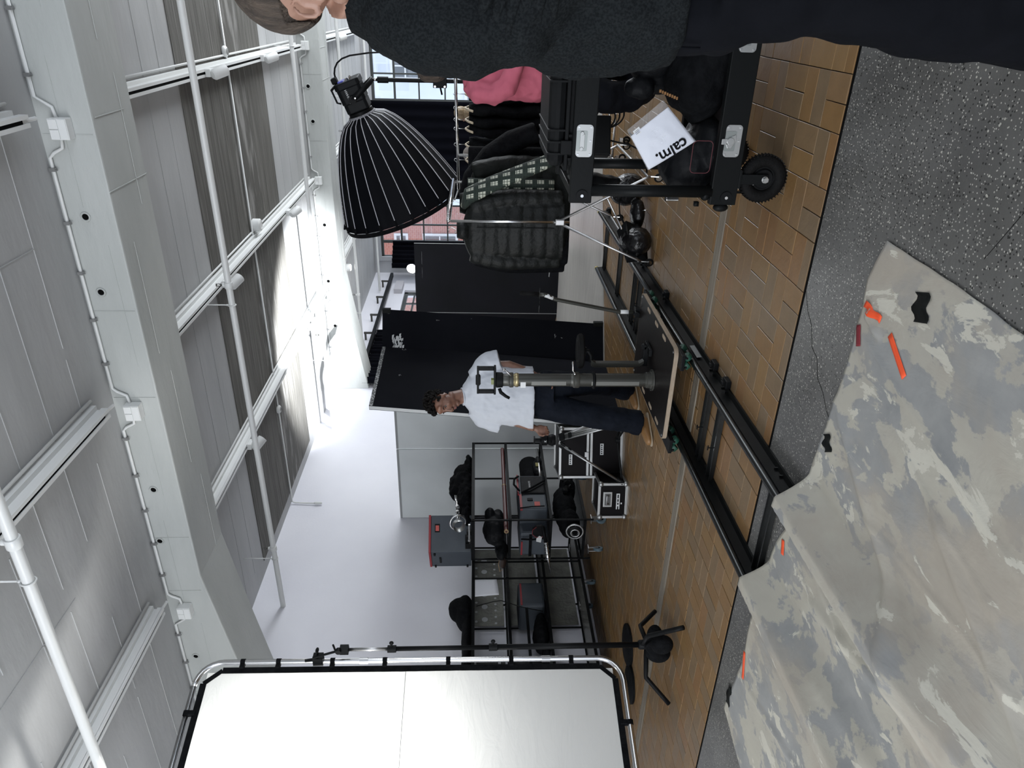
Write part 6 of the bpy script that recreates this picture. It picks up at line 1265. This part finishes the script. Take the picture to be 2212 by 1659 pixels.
for (l,b_) in ((.05,-.03),(-.13,.08)):
    h_=L_(l,b_+.0,0)-Fq*.06; dd=Fq; sdv=V((-dd.y,dd.x,0)); q=MB(); q.ellring([(h_+Zu*.045,.036,.042,sdv,Zu,.9),(h_+dd*.12+Zu*.045,.045,.042,sdv,Zu,.9),(h_+dd*.24+Zu*.032,.042,.026,sdv,Zu,.9),(h_+dd*.27+Zu*.026,.02,.014,sdv,Zu,1)]); part('shoe',q,M_rubber,fgm,smooth=True)

# ---- person in the pink hoodie, behind the cart
M_pink=mat('dusty pink sweatshirt',(.40,.085,.125),.85,c2=(.44,.10,.145),scale=6,bump=.4,bscale=8)
pp=thing('person','person in a dusty pink sweatshirt and black trousers bending behind the cart','person',(-.46,5.87,0))
def K(l,b_,z): return V((-.46,5.87,0))-rth*l+fwh*b_+Zu*z
q=MB(); P,R_,Rr,F_,U_=headmesh(q,K(-.02,0,1.72),rth*.8-fwh*.6,Zu,1.0); q.tube([K(0,0,1.48),K(0,0,1.64)],[.07,.06],12)
q.ellring([ring(K(0,0,z),.14,.10,rth) for z in (.9,1.1,1.3,1.45)])
q.tube([K(.12,-.04,1.42),K(.20,-.10,1.32),K(.20,-.165,1.19),K(.08,-.225,1.125),K(-.02,-.25,1.1)],[.04,.035,.035,.03,.028],10); handmesh(q,K(-.03,-.25,1.1),rth,(0,0,-1),(0,-1,1))
q.tube([K(-.16,.05,1.42),K(-.24,.0,1.25),K(-.2,-.2,1.12)],[.05,.045,.03],10); handmesh(q,K(-.2,-.21,1.11),(0,-1,0),(0,0,-1),(1,0,0))
q.tube([K(.09,-.02,.88),K(.15,-.10,.62),K(.24,-.12,.44),K(.20,-.05,.25),K(.10,.0,.08)],[.08,.06,.05,.045,.04],10); q.tube([K(-.08,0,.95),K(-.08,0,.5),K(-.08,.03,.08)],[.09,.06,.045],10)
part('body',q,M_skin2,pp,remesh=.008,smit=2); face_parts(pp,P,R_,1.0,M_lip2,M_hairbr)
q=MB(); q.ell(P(0,-.025,.045),(.084,.10,.09),R_,18,12); q.ell(P(0,-.06,-.01),(.075,.06,.08),R_,14,10); part('hair',q,M_hairbr,pp,smooth=True,remesh=.01)
q=MB(); q.ellring([ring(K(.03,0,z),w_,.15,rth,.9) for z,w_ in ((.915,.20),(.95,.215),(1.05,.19),(1.2,.20),(1.35,.21),(1.45,.19),(1.50,.11))])
q.tube([K(.13,-.04,1.44),K(.20,-.08,1.37),K(.235,-.12,1.27),K(.20,-.17,1.18),K(.08,-.23,1.12),K(-.02,-.25,1.10)],[.08,.088,.085,.080,.065,.05],18); q.tube([K(-.14,.04,1.44),K(-.24,.0,1.28),K(-.21,-.19,1.13)],[.08,.08,.055],16)
h_=part('sweatshirt',q,M_pink,pp,remesh=.011,smit=4); d=h_.modifiers.new('d','DISPLACE'); d.texture=tx3; d.strength=.045; d.texture_coords='GLOBAL'
q=MB(); q.ellring([ring(K(.02,0,z),.165,.13,rth) for z in (.80,.93,1.0)]); q.tube([K(.09,-.02,.88),K(.15,-.10,.62),K(.24,-.12,.44),K(.20,-.05,.25),K(.10,.0,.12)],[.13,.125,.12,.115,.11],18); q.tube([K(-.08,0,.88),K(-.06,0,.5),K(-.06,.0,.11)],[.13,.12,.12],18)
h_=part('trousers',q,M_trou,pp,remesh=.012,smit=4); d=h_.modifiers.new('d','DISPLACE'); d.texture=tx3; d.strength=.03; d.texture_coords='GLOBAL'
for l,b_ in ((.10,-.02),(-.06,-.02)): q=MB(); h_=K(l,b_,0); dd=(rth*.3-fwh).normalized(); sdv=V((-dd.y,dd.x,0)); q.ellring([(h_-dd*.06+Zu*.04,.034,.038,sdv,Zu,.9),(h_+dd*.1+Zu*.04,.042,.038,sdv,Zu,.9),(h_+dd*.18+Zu*.028,.036,.022,sdv,Zu,.9),(h_+dd*.2+Zu*.02,.02,.012,sdv,Zu,1)]); part('shoe',q,mat('pale grey shoe',(.38,.40,.43),.6),pp,smooth=True)

# ---- two crew members far behind the clothes rack
M_hairbl=mat('blonde hair',(.20,.145,.085),.7,c2=(.30,.22,.13),scale=60,stretch=(1,1,.3),bump=.6,bscale=60); M_hairg=mat('grey cropped hair',(.16,.14,.125),.8,bump=.4,bscale=90)
def crew(label,loc,z,F,hair,cap=None,hands=None):
    t=thing('person',label,'person',(loc[0],loc[1],0)); c=V((loc[0],loc[1],z)); F=V(F); q=MB(); P,R_,Rr,F2,U2=headmesh(q,c,F,Zu,.98); s_=V((-F.y,F.x,0)).normalized(); ff=V((F.x,F.y,0)).normalized()
    q.tube([c-Zu*.25,c-Zu*.10],[.065,.055],12); q.ellring([ring(c-Zu*h,.15,.10,s_) for h in (.85,.6,.35,.24)])
    a1=[c-Zu*.28+s_*.17,c-Zu*.52+s_*.22,c-Zu*.42+ff*.25+s_*.10]; a2=[c-Zu*.28-s_*.17,c-Zu*.52-s_*.22,c-Zu*.42+ff*.25-s_*.10]
    for a in (a1,a2): q.tube(a,[.05,.042,.03],10); handmesh(q,a[2],ff+Zu*.3,(0,0,-1),s_ if a is a2 else -s_,1.0,1.2)
    for k in (-1,1): q.tube([c-Zu*.85+s_*.09*k,V((c.x,c.y,0))+s_*.10*k+Zu*.45,V((c.x,c.y,0))+s_*.11*k+Zu*.06],[.08,.055,.045],10)
    part('body',q,M_skin2,t,remesh=.009,smit=1); face_parts(t,P,R_,.98,M_lip2,hair)
    q=MB(); q.ell(P(0,-.022,.040),(.082,.100,.088),R_,18,12)
    if cap=='bun': q.ell(P(0,-.085,.03),(.045,.04,.045),R_); q.ell(P(0,-.05,-.03),(.07,.06,.07),R_)
    part('hair',q,hair,t,smooth=True)
    q=MB(); q.ellring([ring(c-Zu*h,w_,.13,s_) for h,w_ in ((.80,.19),(.6,.19),(.40,.20),(.28,.20),(.22,.13),(.18,.08))]); 
    for a in (a1,a2): q.tube([a[0],a[1],a[1].lerp(a[2],.8)],[.075,.065,.05],14)
    part('black_top',q,M_blackfab,t,smooth=True,remesh=.013,smit=3)
    q=MB(); q.ellring([ring(c-Zu*h,.17,.12,s_) for h in (.95,.85,.76)]); [q.tube([c-Zu*.90+s_*.09*k,V((c.x,c.y,0))+s_*.10*k+Zu*.45,V((c.x,c.y,0))+s_*.11*k+Zu*.07],[.12,.10,.09],14) for k in (-1,1)]; part('trousers',q,M_trou,t,smooth=True,remesh=.014,smit=3)
    q=MB(); [q.ell(V((c.x,c.y,.04))+s_*.11*k+ff*.06,(.045,.12,.04),Matrix((s_,ff,Zu)).transposed()) for k in (-1,1)]; part('shoes',q,M_rubber,t,smooth=True)
    return t,P,R_
crew('person with blonde hair pulled back behind the rear clothes rack',(-1.27,9.55),1.555,(-.5,.8,-.1),M_hairbl,'bun')
t,P,R_=crew('man with cropped grey hair looking down at a camera behind the rear rack',(-1.70,9.32),1.44,(.95,-.35,-.35),M_hairg)
q=MB(); q.box((-1.48,9.20,1.26),(.12,.10,.09),rotz(.4)); q.cyl((-1.42,9.14,1.26),.035,.08,(.6,-.8,0)); o=part('photo_camera',q,mat('blue-grey camera body',(.03,.04,.06),.3),bevel=.006); tag(o,'small blue-black photo camera held by the grey-haired man','camera')

# ---- small props
t=thing('chrome_clamp','small shiny clamp hanging behind the cart by the tool bag','clamp',(-.86,3.75,.25)); q=MB(); q.tube([(-.86,3.75,.55),(-.87,3.75,.42)],.014,8); q.box((-.88,3.75,.38),(.06,.04,.07),rotz(.3)); part('clamp_body',q,M_chrome,t,bevel=.006); q=MB(); q.box((-.86,3.74,.45),(.03,.03,.09)); q.tube([(-.86,3.75,.40),(-.86,3.75,.0)],.008,6); part('grip',q,M_black,t,bevel=.004)
